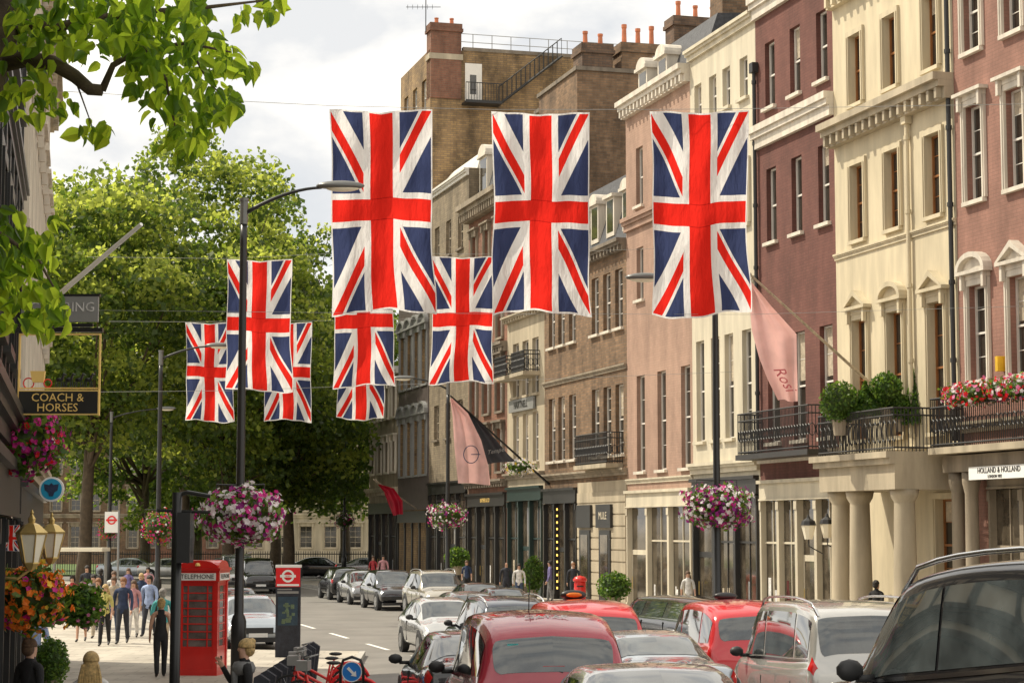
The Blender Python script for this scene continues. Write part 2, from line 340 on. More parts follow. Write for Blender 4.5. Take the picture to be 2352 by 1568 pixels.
# ---------------- houses
SL=.279; LEN=math.hypot(1,SL); TH=math.atan2(-1,SL)
def fp(px,py,K=28.0):
    u,dy,dz=ray(px,py); k=K/(u+SL*dy); return dy*k, CH+dz*k
def Zf(px,py): return fp(px,py)[1]
def XL(px,py,Yf): return (Yf-fp(px,py)[0])*LEN
cache={}
def window(par,xc,z0,z1,ww,fm,sm,style='plain',bars=(1,1),blind=0,dep=.27):
    H=z1-z0; key=(round(ww,2),round(H,2),fm.name,bars)
    if key not in cache:
        mb=MB(); y0,y1=dep-.1,dep-.02; t=.06
        mb.box(-ww/2,-ww/2+t,y0,y1,0,H).box(ww/2-t,ww/2,y0,y1,0,H).box(-ww/2+t,ww/2-t,y0,y1,0,t).box(-ww/2+t,ww/2-t,y0,y1,H-t,H)
        mb.box(-ww/2+t,ww/2-t,y0+.004,y1,H/2-.03,H/2+.03)
        for i in range(1,bars[0]+1):
            x=-ww/2+ww*i/(bars[0]+1); mb.box(x-.012,x+.012,y0+.03,y1,t,H/2-.03).box(x-.012,x+.012,y0+.03,y1,H/2+.03,H-t)
        for i in range(1,bars[1]+1):
            for hb in (0,H/2):
                z=hb+H/2*i/(bars[1]+1); mb.box(-ww/2+t,ww/2-t,y0+.035,y1,z-.011,z+.011)
        g=MB(); g.box(-ww/2+.01,ww/2-.01,dep-.045,dep-.03,.01,H-.01)
        cache[key]=(mb.mesh('window',fm),g.mesh('pane',M['glass']))
    a,b=cache[key]
    w=mesh_obj('window',a,par,(xc,0,z0)); mesh_obj('pane',b,w)
    if blind>0:
        k2=('bl',)+key[:2]+(blind,)
        if k2 not in cache: cache[k2]=MB().box(-ww/2+.08,ww/2-.08,dep-.056,dep-.047,H*(1-blind),H-.07).mesh('blind',M['beige'])
        mesh_obj('blind',cache[k2],w)
    ks=('sill',round(ww,2),sm.name)
    if ks not in cache: cache[ks]=MB().box(-ww/2-.12,ww/2+.12,-.14,dep-.1,-.12,-.003).mesh('sill',sm)
    mesh_obj('sill',cache[ks],w)
    if style!='plain':
        ks=(style,round(ww,2),round(H,2),sm.name)
        if ks not in cache:
            mb=MB(); t=.17; e=.004
            mb.box(-ww/2-t,-ww/2-e,-.09,.02,0,H+e).box(ww/2+e,ww/2+t,-.09,.02,0,H+e).box(-ww/2-t,ww/2+t,-.09,.02,H+e,H+t)
            mb.box(-ww/2-t+.05,-ww/2-.06,-.12,-.09,.0,H).box(ww/2+.06,ww/2+t-.05,-.12,-.09,0,H)
            if style in('hood','ped','arch'):
                b0=H+t+.14
                mb.box(-ww/2-t-.02,ww/2+t+.02,-.11,.02,H+t+.002,b0)
                mb.box(-ww/2-t-.14,ww/2+t+.14,-.28,.02,b0+.002,b0+.1)
                for q in(-1,1): mb.box(q*(ww/2+.1)-.06,q*(ww/2+.1)+.06,-.22,-.11,H-.1,b0)
                hw=ww/2+t+.14
                if style=='ped':
                    mb.prism([(-hw+.12,b0+.102),(hw-.12,b0+.102),(0,b0+.1+hw*.5)],-.12,.02)
                    mb.prism([(-hw,b0+.102),(-hw+.16,b0+.102),(0,b0+hw*.52+.02),(hw-.16,b0+.102),(hw,b0+.102),(0,b0+.12+hw*.62)],-.28,.018)
                if style=='arch':
                    n=10; P=[(hw*math.cos(PI*i/n),b0+.102+hw*.62*math.sin(PI*i/n)) for i in range(n+1)]
                    Q=[((hw-.15)*math.cos(PI*i/n),b0+.104+(hw*.62-.15)*math.sin(PI*i/n)) for i in range(n+1)]
                    for i in range(n): mb.prism([P[i],P[i+1],Q[i+1],Q[i]],-.28,.018)
                    mb.prism(Q,-.12,.02)
            cache[ks]=mb.mesh('surround',sm)
        mesh_obj('surround',cache[ks],w)
    return w
def wallgrid(mb,x0,x1,z0,z1,ops,dep=.27,mi=0):
    xs=sorted(set([x0,x1]+[o[0] for o in ops]+[o[1] for o in ops])); zs=sorted(set([z0,z1]+[o[2] for o in ops]+[o[3] for o in ops]))
    xs=[x for x in xs if x0<=x<=x1]; zs=[z for z in zs if z0<=z<=z1]
    for a,b in zip(xs[:-1],xs[1:]):
        for c,d in zip(zs[:-1],zs[1:]):
            mx,mz=(a+b)/2,(c+d)/2
            if any(o[0]<mx<o[1] and o[2]<mz<o[3] for o in ops): continue
            mb.quad((a,0,c),(b,0,c),(b,0,d),(a,0,d),mi)
    for a,b,c,d in ops:
        mb.quad((a,0,c),(a,dep,c),(a,dep,d),(a,0,d),mi); mb.quad((b,0,c),(b,0,d),(b,dep,d),(b,dep,c),mi)
        mb.quad((a,0,d),(a,dep,d),(b,dep,d),(b,0,d),mi); mb.quad((a,0,c),(b,0,c),(b,dep,c),(a,dep,c),mi)
def house(label,loc,ang,w,h,wm,rows,bands=(),depth=10,shop=None,name='terraced_house',sidem=None,blind=.35):
    t=thing(name,label,'building',loc,ang)
    ops=[]
    for r in rows:
        for x in r['xs']:
            if x-r['ww']/2<.05 or x+r['ww']/2>w-.05: continue
            ops.append((x-r['ww']/2,x+r['ww']/2,r['z0'],r['z1']))
            window(t,x,r['z0'],r['z1'],r['ww'],r.get('fm',M['white']),r.get('sm',M['whitet']),(r.get('st','plain') if isinstance(r.get('st','plain'),str) else r['st'][r['xs'].index(x)%len(r['st'])]),r.get('bars',(1,1)),random.choice([.25,.45]) if random.random()<blind else 0)
    z_low=-.5
    if shop: ops.append((shop['x0'],shop['x1'],-.5,shop['z1']))
    mb=MB(); wallgrid(mb,0,w,z_low,h,[o for o in ops])
    mb.quad((0,0,z_low),(0,0,h),(0,depth,h),(0,depth,z_low),1); mb.quad((w,0,z_low),(w,depth,z_low),(w,depth,h),(w,0,h),1)
    mb.quad((0,depth,z_low),(0,depth,h),(w,depth,h),(w,depth,z_low),1)
    me=mb.mesh('wall',[wm,sidem or wm],fix=False); mesh_obj('wall',me,t)
    MB().box(.02,w-.02,.3,depth-.02,h-.6,h-.4).build('roof',M['lead'],t)
    for (z0,z1,pr,bm_) in bands:
        b=MB(); H=z1-z0
        b.box(.005,w-.005,-pr*.45,.0-.002,z0,z0+H*.45).box(.003,w-.003,-pr*.75,-.002,z0+H*.45+.002,z0+H*.7).box(.001,w-.001,-pr,-.002,z0+H*.7+.002,z1)
        if pr>.35:
            k=int(w/.45)
            for i in range(k): b.box((i+.5)*w/k-.07,(i+.5)*w/k+.07,-pr*.72,-pr*.45-.002,z0+.02,z0+H*.44)
        b.build('cornice',bm_,t)
    if shop: shopfront(t,**shop)
    return t
def shopfront(t,x0,x1,z1,m,nb=3,sign=None,sm=None,door=1,riser=.5,gl=None):
    gl=gl or M['shopglass']
    fa=MB(); fa.box(x0,x1,-.12,.15,z1-.62,z1-.1).box(x0-.04,x1+.04,-.22,.15,z1-.1+.002,z1+.02).box(x0,x1,-.16,-.122,z1-.68,z1-.622)
    f=fa.build('fascia',m,t)
    if sign: text(sign,.3,((x0+x1)/2,-.13,z1-.37),sm or M['gold'],f)
    w=(x1-x0)
    for i in range(nb+1):
        x=x0+w*i/nb; a=max(x0,x-.1); b=min(x1,x+.1)
        MB().box(a,b,-.1,.16,-.3,z1-.69).box(a-.02,b+.02,-.13,-.102,-.3,.35).box(a-.02,b+.02,-.13,-.102,z1-1.0,z1-.72).build('pilaster',m,t)
    for i in range(nb):
        a=x0+w*i/nb+.1; b=x0+w*(i+1)/nb-.1
        if i==door:
            d=MB().box(a+.02,b-.02,.1,.15,.02,.25).box(a+.02,a+.12,.1,.15,.25,2.4).box(b-.12,b-.02,.1,.15,.25,2.4).box(a+.12,b-.12,.1,.15,2.3,2.4).box(a+.02,b-.02,.1,.15,2.402,2.5).build('door',m,t)
            MB().box(a+.12,b-.12,.12,.13,.25,2.3).build('door_glass',gl,d); MB().cyl((a+.16,.06,.9),(a+.16,.06,1.4),.015,n=6).build('door_handle',M['brass'],d)
            MB().box(a+.02,b-.02,.125,.14,2.5,z1-.69).build('fanlight',gl,t)
        else:
            MB().box(a,b,.0,.15,-.3,riser).build('stall_riser',m,t)
            q=MB().box(a,b,.10,.12,riser,z1-.69).build('shop_window',gl,t)
            MB().box(a,b,.06,.099,2.85,2.92).box((a+b)/2-.02,(a+b)/2+.02,.065,.098,riser,z1-.69).build('glazing_bar',m,q)
            dd=MB(); 
            for _ in range(random.randint(1,3)):
                x=random.uniform(a+.1,b-.3); dd.box(x,x+random.uniform(.12,.3),.090,.097,riser+.05,riser+random.uniform(.5,1.4))
            dd.build('window_display',random.choice([M['beige'],M['greycl'],M['whitecl'],M['shopred']]),q)
def railing(t,x0,x1,y,z0,h,deco=True,slab=None,nm='balcony'):
    s=MB().box(x0-.06,x1+.06,y-.08,-.004,z0-.18,z0).build(nm,slab or M['stone'],t)
    b=MB()
    def run(p,q):
        p=Vector(p);q=Vector(q); L=(q-p).length; n=max(2,int(L/.11))
        for z in (z0+.08,z0+h,z0+h*.82): b.tube([p+Vector((0,0,z)),q+Vector((0,0,z))],.026,5)
        for i in range(n+1):
            c=p.lerp(q,i/n); b.tube([c+Vector((0,0,z0)),c+Vector((0,0,z0+h))],.015,4)
            if deco and i<n and i%2==0:
                c2=p.lerp(q,(i+1)/n); r=(L/n)*.9; dr=(q-p).normalized()
                b.tube([c2+Vector((0,0,z0+h*.45))+dr*r*math.cos(a)+Vector((0,0,r*1.8*math.sin(a))) for a in [k*PI/4 for k in range(9)]],.016,4)
    run((x0,y,0),(x1,y,0)); run((x0,y,0),(x0,-.02,0)); run((x1,y,0),(x1,-.02,0))
    b.build('railing',M['iron'],s)
    return s
def RO(Y): return (28.0-SL*Y,Y,0)
def pots(par,xs,y,z,r=.13,h=.7):
    for x in xs: MB().lathe([(r*1.1,0),(r,.1),(r*.85,h*.8),(r*1.05,h*.84),(r*1.05,h)],(x,y,z),10).build('chimney_pot',M['terra'],par)
def chimney(t,x0,x1,y0,y1,z0,z1,m,np_=4,ph=.7,axis='x'):
    b=MB().box(x0,x1,y0,y1,z0,z1-.5).box(x0-.1,x1+.1,y0-.1,y1+.1,z1-.498,z1-.3).box(x0-.05,x1+.05,y0-.05,y1+.05,z1-.298,z1).build('chimney',m,t)
    for i in range(np_):
        if axis=='x': pots(b,[x0+(x1-x0)*(i+.5)/np_],(y0+y1)/2,z1,h=ph*random.uniform(.8,1.15))
        else: pots(b,[(x0+x1)/2],y0+(y1-y0)*(i+.5)/np_,z1,h=ph*random.uniform(.8,1.15))
    return b
def pipe(t,x,z0,z1,m=None,y=-.12):
    b=MB().cyl((x,y,z0),(x,y,z1),.07,n=8)
    for z in np.arange(z0,z1,2.2): b.cyl((x,y,z),(x,y,z+.12),.095,n=8)
    b.box(x-.16,x+.16,y-.12,y+.1,z1-.1,z1+.25)
    b.build('drainpipe',m or M['iron'],t)
WT=M['whitet']
Yf=55.5; w=(Yf-47)*LEN
xs=[XL(2245,600,Yf),XL(2340,600,Yf),XL(2340,600,Yf)*2-XL(2245,600,Yf)]
r1=house('rose painted brick house with white hooded windows at the right edge',RO(Yf),TH,w,25,M['rose'],[
 dict(z0=Zf(2230,110)-.1,z1=Zf(2230,-70),xs=xs,ww=.95,st='hood',bars=(1,1),fm=M['white']),
 dict(z0=Zf(2240,460),z1=Zf(2240,240),xs=xs,ww=.95,st='hood',bars=(1,1)),
 dict(z0=Zf(2265,870),z1=Zf(2265,650),xs=xs,ww=1.0,st=['arch','ped','arch'],bars=(1,1)),
 ],bands=[(6.0,6.3,.25,M['stone']),(21,21.8,.5,WT)],shop=dict(x0=1.6,x1=w-.3,z1=5.1,m=M['stone_d'],nb=4,door=1))
railing(r1,.15,w-.2,-1.0,Zf(2240,1028),1.35)
for x in (.55,1.3): MB().lathe([(.27,-.2),(.27,.3),(.21,.35),(.18,4.3),(.25,4.6),(.26,4.89)],(x,-.42,0),14).build('column',M['stone_d'],r1,smooth=True)
MB().box(.2,w-.2,-.7,-.002,4.9,5.35).build('portico_beam',M['stone_d'],r1)
s=MB().box(1.9,7.2,-.82,-.76,4.66,5.0).build('name_board',M['signwhite'],r1)
text('HOLLAND & HOLLAND',.21,(3.5,-.825,4.89),M['shopdark'],s); text('LONDON 1835',.11,(3.3,-.825,4.73),M['shopdark'],s)
MB().box(2.42,2.56,-.25,-.01,7.55,7.95).build('alarm_box',M['yellowfl'],r1)
Yf=63.2; w=(Yf-55.5)*LEN
x3=[XL(1972,470,Yf),XL(2052,430,Yf),XL(2146,400,Yf)]
r2=house('cream stucco house with brown wooden sashes, pediments and columned porch',RO(Yf),TH,w,Zf(1905,-20),M['cream'],[
 dict(z0=Zf(2038,205),z1=Zf(2038,40),xs=x3,ww=.85,st='arc0',fm=M['wood'],sm=M['cream'],bars=(0,0)),
 dict(z0=Zf(2052,525),z1=Zf(2052,345),xs=x3,ww=.9,st='arc0',fm=M['wood'],sm=M['cream'],bars=(1,1)),
 dict(z0=Zf(2072,1000),z1=Zf(2072,712),xs=x3,ww=.95,st=['ped','arch','ped'],fm=M['wood'],sm=M['cream'],bars=(0,1)),
 dict(z0=1.6,z1=4.2,xs=[x3[0]-.4,x3[2]+.3],ww=1.0,st='arc0',fm=M['wood'],sm=M['cream'],bars=(1,1)),
 ],bands=[(Zf(2040,290),Zf(2040,235),.65,M['stone']),(Zf(1905,30),Zf(1905,-25),.5,M['cream']),(Zf(2052,560),Zf(2052,545),.12,M['cream']),(5.55,5.75,.15,M['cream'])])
pz=5.3; pt=thing('entrance_porch','cream columned porch with balcony on the cream stucco house','porch',RO(Yf),TH)
px0,px1=2.9,w-.1; py=-2.0
MB().box(px0,px1,py,-.004,pz-.85,pz-.15).box(px0-.12,px1,py-.15,-.003,pz-.148,pz+.02).box(px0-.2,px1,py-.25,-.002,pz+.022,pz+.2).build('entablature',M['stone'],pt)
for x in (px0+.5,px0+1.75,px1-.4):
    MB().lathe([(.44,-.3),(.44,.25),(.37,.3),(.345,.5),(.335,1.8),(.29,pz-1.25),(.29,pz-1.2),(.38,pz-1.05),(.42,pz-.853)],(x,py+.48,0),20).build('column',M['stone'],pt,smooth=True)
MB().box(w/2-.2,w/2+1.0,-.03,.02,.1,3.2).build('door',M['shopdark'],pt)
rb=MB()
n=int((px1-px0)/.1)
for i in range(n+1):
    x=px0+(px1-px0)*i/n; rb.tube([(x,py,pz+.2),(x,py,pz+1.4)],.016,4)
    if i%3==0 and i<n: rb.tube([(x+.12+.13*math.cos(a),py,pz+.75+.3*math.sin(a)) for a in [k*PI/4 for k in range(9)]],.018,4)
for z in (.3,1.2,1.4): rb.tube([(px0,py,pz+z),(px1,py,pz+z)],.026,5); rb.tube([(px0,py,pz+z),(px0,0,pz+z)],.026,5); rb.tube([(px1,py,pz+z),(px1,0,pz+z)],.026,5)
for i in range(18):
    for xx in(px0,px1): rb.tube([(xx,py*i/18,pz+.2),(xx,py*i/18,pz+1.4)],.016,4)
rb.build('railing',M['iron'],pt)
pipe(r2,w-.12,5.8,19.5); pipe(r2,x3[1]+1.15,6.0,Zf(2040,300),M['cream'])
Yf=69.4; w=(Yf-63.2)*LEN
xs=[XL(1772,470,Yf),XL(1830,440,Yf),XL(1892,415,Yf)]
r3=house('maroon painted brick house with white cornice and narrow white windows',RO(Yf),TH,w,Zf(1740,-10),M['maroon'],[
 dict(z0=Zf(1760,250),z1=Zf(1760,100),xs=xs,ww=.85,bars=(0,0)),
 dict(z0=Zf(1772,555),z1=Zf(1772,385),xs=xs,ww=.85,bars=(0,0)),
 dict(z0=6.3,z1=9.9,xs=xs,ww=1.0,bars=(0,1)),
 ],bands=[(Zf(1742,345),Zf(1742,295),.35,WT),(Zf(1735,50),Zf(1735,0),.35,WT),(5.6,5.9,.3,WT)],shop=dict(x0=.15,x1=w-.15,z1=5.0,m=M['cream2'],nb=4,door=2))
railing(r3,.2,w-.3,-.9,Zf(1760,1045),1.4,slab=M['shopdark'])
pipe(r3,.12,5.8,19.5)
Yf=75.7; w=(Yf-69.4)*LEN
xs=[XL(1603,230,Yf),XL(1637,215,Yf),XL(1668,200,Yf),XL(1708,180,Yf)]
r4=house('pale cream stucco house behind the right hand union flag',RO(Yf),TH,w,Zf(1640,85),M['cream2'],[
 dict(z0=Zf(1640,262),z1=Zf(1640,172),xs=xs,ww=.75,bars=(0,0),sm=M['cream2']),
 dict(z0=14.2,z1=16.4,xs=xs,ww=.8,bars=(1,1),sm=M['cream2'],st='arc0'),
 dict(z0=Zf(1640,1010),z1=Zf(1640,775),xs=xs,ww=.85,bars=(0,1),sm=M['cream2']),
 ],bands=[(Zf(1640,110),Zf(1640,85),.3,M['cream2']),(11.8,12.2,.25,M['cream2']),(5.4,5.8,.3,M['cream2'])],shop=dict(x0=.1,x1=w-.15,z1=5.2,m=M['shopdark'],nb=3,door=0))
Yf=83.1; w=(Yf-75.7)*LEN
xs=[XL(1472,960,Yf),XL(1520,950,Yf),XL(1575,940,Yf)]
zt=Zf(1500,205)
r5=house('dusty pink painted brick house with white trimmed cornice',RO(Yf),TH,w,zt,M['pink'],[
 dict(z0=Zf(1456,478),z1=Zf(1456,345),xs=xs,ww=.85,bars=(0,0)),
 dict(z0=Zf(1464,690),z1=Zf(1464,570),xs=xs,ww=.85,bars=(0,0)),
 dict(z0=Zf(1472,1082),z1=Zf(1472,862),xs=xs,ww=1.0,bars=(0,1)),
 ],bands=[(zt-.6,zt+.1,.5,WT),(Zf(1440,535),Zf(1440,505),.3,M['pink']),(5.2,5.4,.12,M['cream2'])],shop=dict(x0=.1,x1=w-.1,z1=4.9,m=M['cream2'],nb=3,door=0))
mb=MB(); mb.prism([(.3,zt-.4),(1.2,zt+2.2),(8,zt+2.6),(9.5,zt-.4)],.05,w-.05,'x'); mb.build('mansard_roof',M['slate'],r5)
def dormer(t,x,y,z,w_=1.1,h=1.5,arch=True):
    d=MB().box(x-w_/2,x+w_/2,y,y+1.3,z,z+h).build('dormer',M['whitet'],t)
    MB().box(x-w_/2+.15,x+w_/2-.15,y-.012,y+.02,z+.2,z+h-.1).build('dormer_pane',M['glass'],d)
    c=MB().box(x-w_/2-.12,x+w_/2+.12,y-.15,y+1.3,z+h+.002,z+h+.14)
    if arch:
        n=8; P=[((w_/2+.05)*math.cos(PI*i/n)+x,z+h+.142+(w_/2)*.7*math.sin(PI*i/n)) for i in range(n+1)]
        c.prism(P,y-.1,y+1.25)
    c.build('dormer_hood',M['whitet'],d)
dormer(r5,1.2,.35,zt-.2); dormer(r5,3.6,.35,zt-.2)
chimney(r5,1.2,2.6,3.4,6.2,zt-1,zz(-10,86),M['brownb'],4,axis='y')
mb=MB(); mb.prism([(.4,zt-.3),(5,zt+4.5),(9.5,zt-.3)],w-.6,w-.15,'x'); mb.build('gable_wall',M['brownb'],r5)
mb=MB(); h4=Zf(1640,85); mb.prism([(.6,h4-.5),(4.5,h4+4.2),(9,h4-.5)],.1,6.3,'x'); mb.build('slate_roof',M['slate'],r4)
chimney(r4,1.0,2.4,3.0,5.6,h4-1,zz(-60,76),M['brownb'],3,axis='y')
Yf=94.8; w=(Yf-83.1)*LEN
xs=[XL(p,980,Yf) for p in (1268,1290,1315,1368,1395,1423)]
hc=Zf(1440,545)
r6=house('brown brick terrace with slate mansard roof and six tall white windows',RO(Yf),TH,w,hc,M['brownb'],[
 dict(z0=Zf(1422,752),z1=Zf(1422,617),xs=xs,ww=1.0,bars=(1,1)),
 dict(z0=Zf(1422,1042),z1=Zf(1422,882),xs=xs,ww=1.05,bars=(1,2)),
 ],bands=[(hc-.5,hc,.45,M['stone_s']),(Zf(1422,850),Zf(1422,838),.15,M['stone_d']),(5.6,5.9,.25,M['stone_d'])],shop=dict(x0=.1,x1=5.2,z1=5.2,m=M['shopdark'],nb=3,door=1))
mb=MB(); mb.prism([(.15,hc-.3),(1.3,hc+3.4),(8,hc+4),(9.8,hc-.3)],.05,w-.05,'x'); mb.build('mansard_roof',M['slate'],r6)
for k in range(5): dormer(r6,w-1.0-k*2.2,.35,hc+.5,1.1,1.7,k%2==0)
s6=MB().box(5.33,w-.08,-.04,-.003,-.3,5.4)
for i in range(10): s6.box(5.35,w-.1,-.08,-.041,.0+i*.5,.44+i*.5)
s6.build('rusticated_stone',M['stone'],r6)
for k,(a,tx) in enumerate(((6.6,None),(9.4,'MULE'))):
    d=MB().box(a-.75,a+.75,-.14,-.082,.0,3.3).build('door',M['shopdark'],r6); MB().box(a-.5,a+.5,-.16,-.142,.4,3.1).build('door_glass',M['shopglass'],d)
    b=MB().box(a-1.0,a+1.0,-.2,-.082,3.4,4.4).build('name_board',M['shopdark'],r6)
    if tx: text(tx,.45,(a,-.21,3.9),M['cream2'],b)
railing(r6,w-5.0,w-.6,-.7,6.1,1.3); 
for k in range(13): MB().box(2.56,2.66,-.2,-.16,.6+k*.3,.7+k*.3).build('fairy_light',M['glow'],r6)
Yf=101.2; w=(Yf-94.8)*LEN
xs=[XL(p,980,Yf) for p in (1185,1207,1230)]
r7=house('narrow cream stucco shop building with small iron balconies',RO(Yf),TH,w,Zf(1250,700),M['stone'],[
 dict(z0=9.9,z1=12.6,xs=xs,ww=1.1,bars=(1,1),sm=M['stone']),
 dict(z0=6.6,z1=9.0,xs=xs,ww=1.0,bars=(1,1),sm=M['stone']),
 ],bands=[(Zf(1250,715),Zf(1250,700),.4,M['stone']),(5.8,6.1,.3,M['stone_d'])],shop=dict(x0=.3,x1=w-.3,z1=5.4,m=M['shopgreen'],nb=3,door=1))
s=MB().box(.8,w-1.4,-.16,-.05,9.15,9.75).build('name_board',M['grey'],r7); text('HARTNELL',.5,(w/2-.3,-.17,9.45),M['shopdark'],s)
railing(r7,.4,2.6,-.8,10.9,1.0); railing(r7,3.6,5.9,-.8,10.9,1.0)
def rear(label,Yfar,Ynear,y0,y1,h,m,nm='rear_building'):
    o=RO(Yfar); nx,ny=math.cos(TH+PI/2),math.sin(TH+PI/2)
    t=thing(nm,label,'building',(o[0]+nx*y0,o[1]+ny*y0,0),TH)
    W=(Yfar-Ynear)*LEN
    MB().box(0,W,0,y1-y0,-.3,h).build('wall',m,t)
    MB().box(-.1,W+.1,-.1,y1-y0+.1,h+.002,h+.2).build('coping',M['stone_s'],t)
    return t,W
t,W=rear('tall sooty brick wall with red chimney pots behind the brown terrace',103.5,97,2.4,7.4,zz(165,98),M['brownb'])
chimney(t,W-1.6,W-.1,.3,1.9,zz(420,98),zz(100,98),M['darkb'],2,.8,axis='y')
chimney(t,W-1.5,W-.15,2.4,4.6,zz(420,98),zz(92,98),M['brownb'],3,1.0,axis='y')
chimney(t,W-1.4,W-.1,5.2,8.0,zz(120,98)-12,zz(22,98),M['darkb'],3,.8,axis='y')
Yf=108.9; w=(Yf-101.2)*LEN; hc=Zf(1140,440)
xs=[w*.17,w*.5,w*.83]
SD=M['stone_d']; SS=M['stone_s']
r8=house('red brick and carved stone building with slate dormers',RO(Yf),TH,w,hc,M['redb'],[
 dict(z0=17.0,z1=19.2,xs=xs,ww=1.1,bars=(1,1),st='hood',sm=SD),
 dict(z0=13.2,z1=15.8,xs=xs,ww=1.1,bars=(1,1),st='hood',sm=SD),
 dict(z0=9.4,z1=12.0,xs=xs,ww=1.3,bars=(1,1),st='arch',sm=SS),
 dict(z0=6.3,z1=8.5,xs=xs,ww=1.3,bars=(1,1),st='hood',sm=SS),
 ],bands=[(hc-.9,hc,.8,SD),(12.4,12.9,.4,SS),(5.5,5.9,.4,SS)],shop=dict(x0=.2,x1=w-.2,z1=5.2,m=M['shopdark'],nb=4,door=1,sign='BATHER & CO'))
mb=MB(); mb.prism([(.2,hc-.3),(1.2,hc+3.6),(8,hc+4),(9.8,hc-.3)],.05,w-.05,'x'); mb.build('mansard_roof',M['slate'],r8)
for k in range(2): dormer(r8,1.6+k*4.2,.4,hc+.2,1.6,2.4)
Yf=118.0; w=(Yf-108.9)*LEN
r9=house('tan brick block with white rounded roof beyond the red brick building',RO(Yf),TH,w,Zf(1020,425),M['tanb'],[
 dict(z0=z,z1=z+2,xs=[w*.2,w*.5,w*.8],ww=1.2,bars=(1,1),sm=SS,fm=M['beige']) for z in (19,15.5,12,8.5)],
 bands=[(Zf(1020,425)-.4,Zf(1020,425),.3,M['white'])],shop=dict(x0=.2,x1=w-.2,z1=6,m=M['shopdark'],nb=4,door=2))
h9=Zf(1020,425); mb=MB(); n=10
mb.prism([(4.5+4.0*math.cos(PI*i/n),h9-.2+2.6*math.sin(PI*i/n)) for i in range(n+1)],.3,w-.3,'x'); mb.build('curved_roof',M['white'],r9)
Yf=126.0; w=(Yf-118.0)*LEN; hT=zz(112,118)
T=house('tall soot stained yellow brick building with fire escape on its side wall',RO(Yf),TH,w,hT,M['yellowb'],[
 dict(z0=z,z1=z+2.1,xs=[w*.2,w*.5,w*.8],ww=1.2,bars=(1,1)) for z in (28.5,25,21.5)]+[
 dict(z0=z,z1=z+3.3,xs=[w*.14,w*.38,w*.62,w*.86],ww=1.5,bars=(1,2),st='arch',fm=M['grey'],sm=M['grey']) for z in (12,6.6)],
 bands=[(18.0,18.6,.3,SS)],depth=13)
wg=MB(); 
ops=[(x-.78,x+.78,z-.1,z+3.4) for x in (w*.14,w*.38,w*.62,w*.86) for z in (12,6.6)]
xs_=sorted(set([0,w]+[o[0] for o in ops]+[o[1] for o in ops])); zs_=sorted(set([4.5,18]+[o[2] for o in ops]+[o[3] for o in ops]))
for a,b in zip(xs_[:-1],xs_[1:]):
    for c,d in zip(zs_[:-1],zs_[1:]):
        if any(o[0]<(a+b)/2<o[1] and o[2]<(c+d)/2<o[3] for o in ops): continue
        wg.box(a,b,-.05,-.004,c,d)
wg.build('dark_cladding',M['darkclad'],T)
shopfront(T,.1,w-.1,4.4,M['shopdark'],nb=4,door=2)
chimney(T,w-1.0,w+.1,.0,1.9,hT-3,zz(52,118),M['redb'],2,.5,axis='y')
MB().box(w-.9,w+.13,-.1,2.0,zz(135,118),zz(122,118)).build('stone_band',M['stone'],T)
b=MB(); z0=hT
for y in np.arange(.3,12.9,1.2): b.tube([(w-.2,y,z0-.2),(w-.2,y,z0+1.1)],.025,4)
for z in (.6,1.1): b.tube([(w-.2,.3,z0+z),(w-.2,12.8,z0+z)],.022,4)
b.build('roof_rail',M['grey'],T)
MB().box(w-.3,w+.06,2.02,13,hT-.0,hT+.22).build('coping',SS,T)
def YS_(px):
    best=None
    for y in np.arange(0,14,.05):
        X=28-SL*118+y*math.sin(-TH); Yw=118+y*math.cos(TH)
        q=1176+F*X/(Yw*cp)
        if best is None or abs(q-px)<best[0]: best=(abs(q-px),y)
    return best[1]
y1_,y2_=YS_(1065),YS_(1105); dz0=zz(238,118.5); dz1=zz(145,118.5)
d=MB().box(w+.004,w+.05,y1_,y2_,dz0,dz1).build('door',M['white'],T)
MB().box(w+.052,w+.06,y1_+.3,y2_-.35,dz0+.6,dz1-.7).build('door_glass',M['glass'],d)
fe=MB(); ya,yb=YS_(1065),YS_(1280); zt_=zz(128,119)
fe.box(w+.01,w+1.1,ya-.2,y2_+1.0,dz0-.12,dz0)
for (p,q) in (((w+1.05,ya-.2,dz0),(w+1.05,y2_+1.0,dz0)),((w+1.05,y2_+1.0,dz0),(w+1.05,yb,zt_)),((w+.2,y2_+1.0,dz0),(w+.2,yb,zt_))):
    p=Vector(p);q=Vector(q); fe.tube([p,q],.06,4); fe.tube([p+Vector((0,0,1.1)),q+Vector((0,0,1.1))],.03,4)
    for i in range(14): c=p.lerp(q,i/13); fe.tube([c,c+Vector((0,0,1.1))],.018,4)
for i in range(18):
    c=Vector((w+.2,y2_+1.0,dz0)).lerp(Vector((w+.2,yb,zt_)),i/17); fe.box(w+.2,w+1.05,c.y-.1,c.y+.12,c.z-.02,c.z+.01)
fe.build('fire_escape',M['iron'],T)
lt,W=rear('low brick chimney breast with orange pots beside the fire escape',111,108,4.5,8,zz(245,110),M['yellowb'],nm='rear_building')
for i in range(6): pots(lt,[W-.4],.3+i*.42,zz(243,110)+.2,.17,.9)
Yf=135; w=(Yf-126.0)*LEN
r10=house('cream ornate corner building at the far end of the right side',RO(Yf),TH,w,Zf(890,850),M['stone_d'],[
 dict(z0=z,z1=z+2,xs=[w*.15,w*.38,w*.62,w*.85],ww=1.1,bars=(1,1),st='hood') for z in (10.5,7)],
 bands=[(Zf(890,865),Zf(890,850),.5,M['white']),(5.5,6,.4,M['stone'])],shop=dict(x0=.3,x1=w-.3,z1=5,m=M['shopdark'],nb=4,door=1))
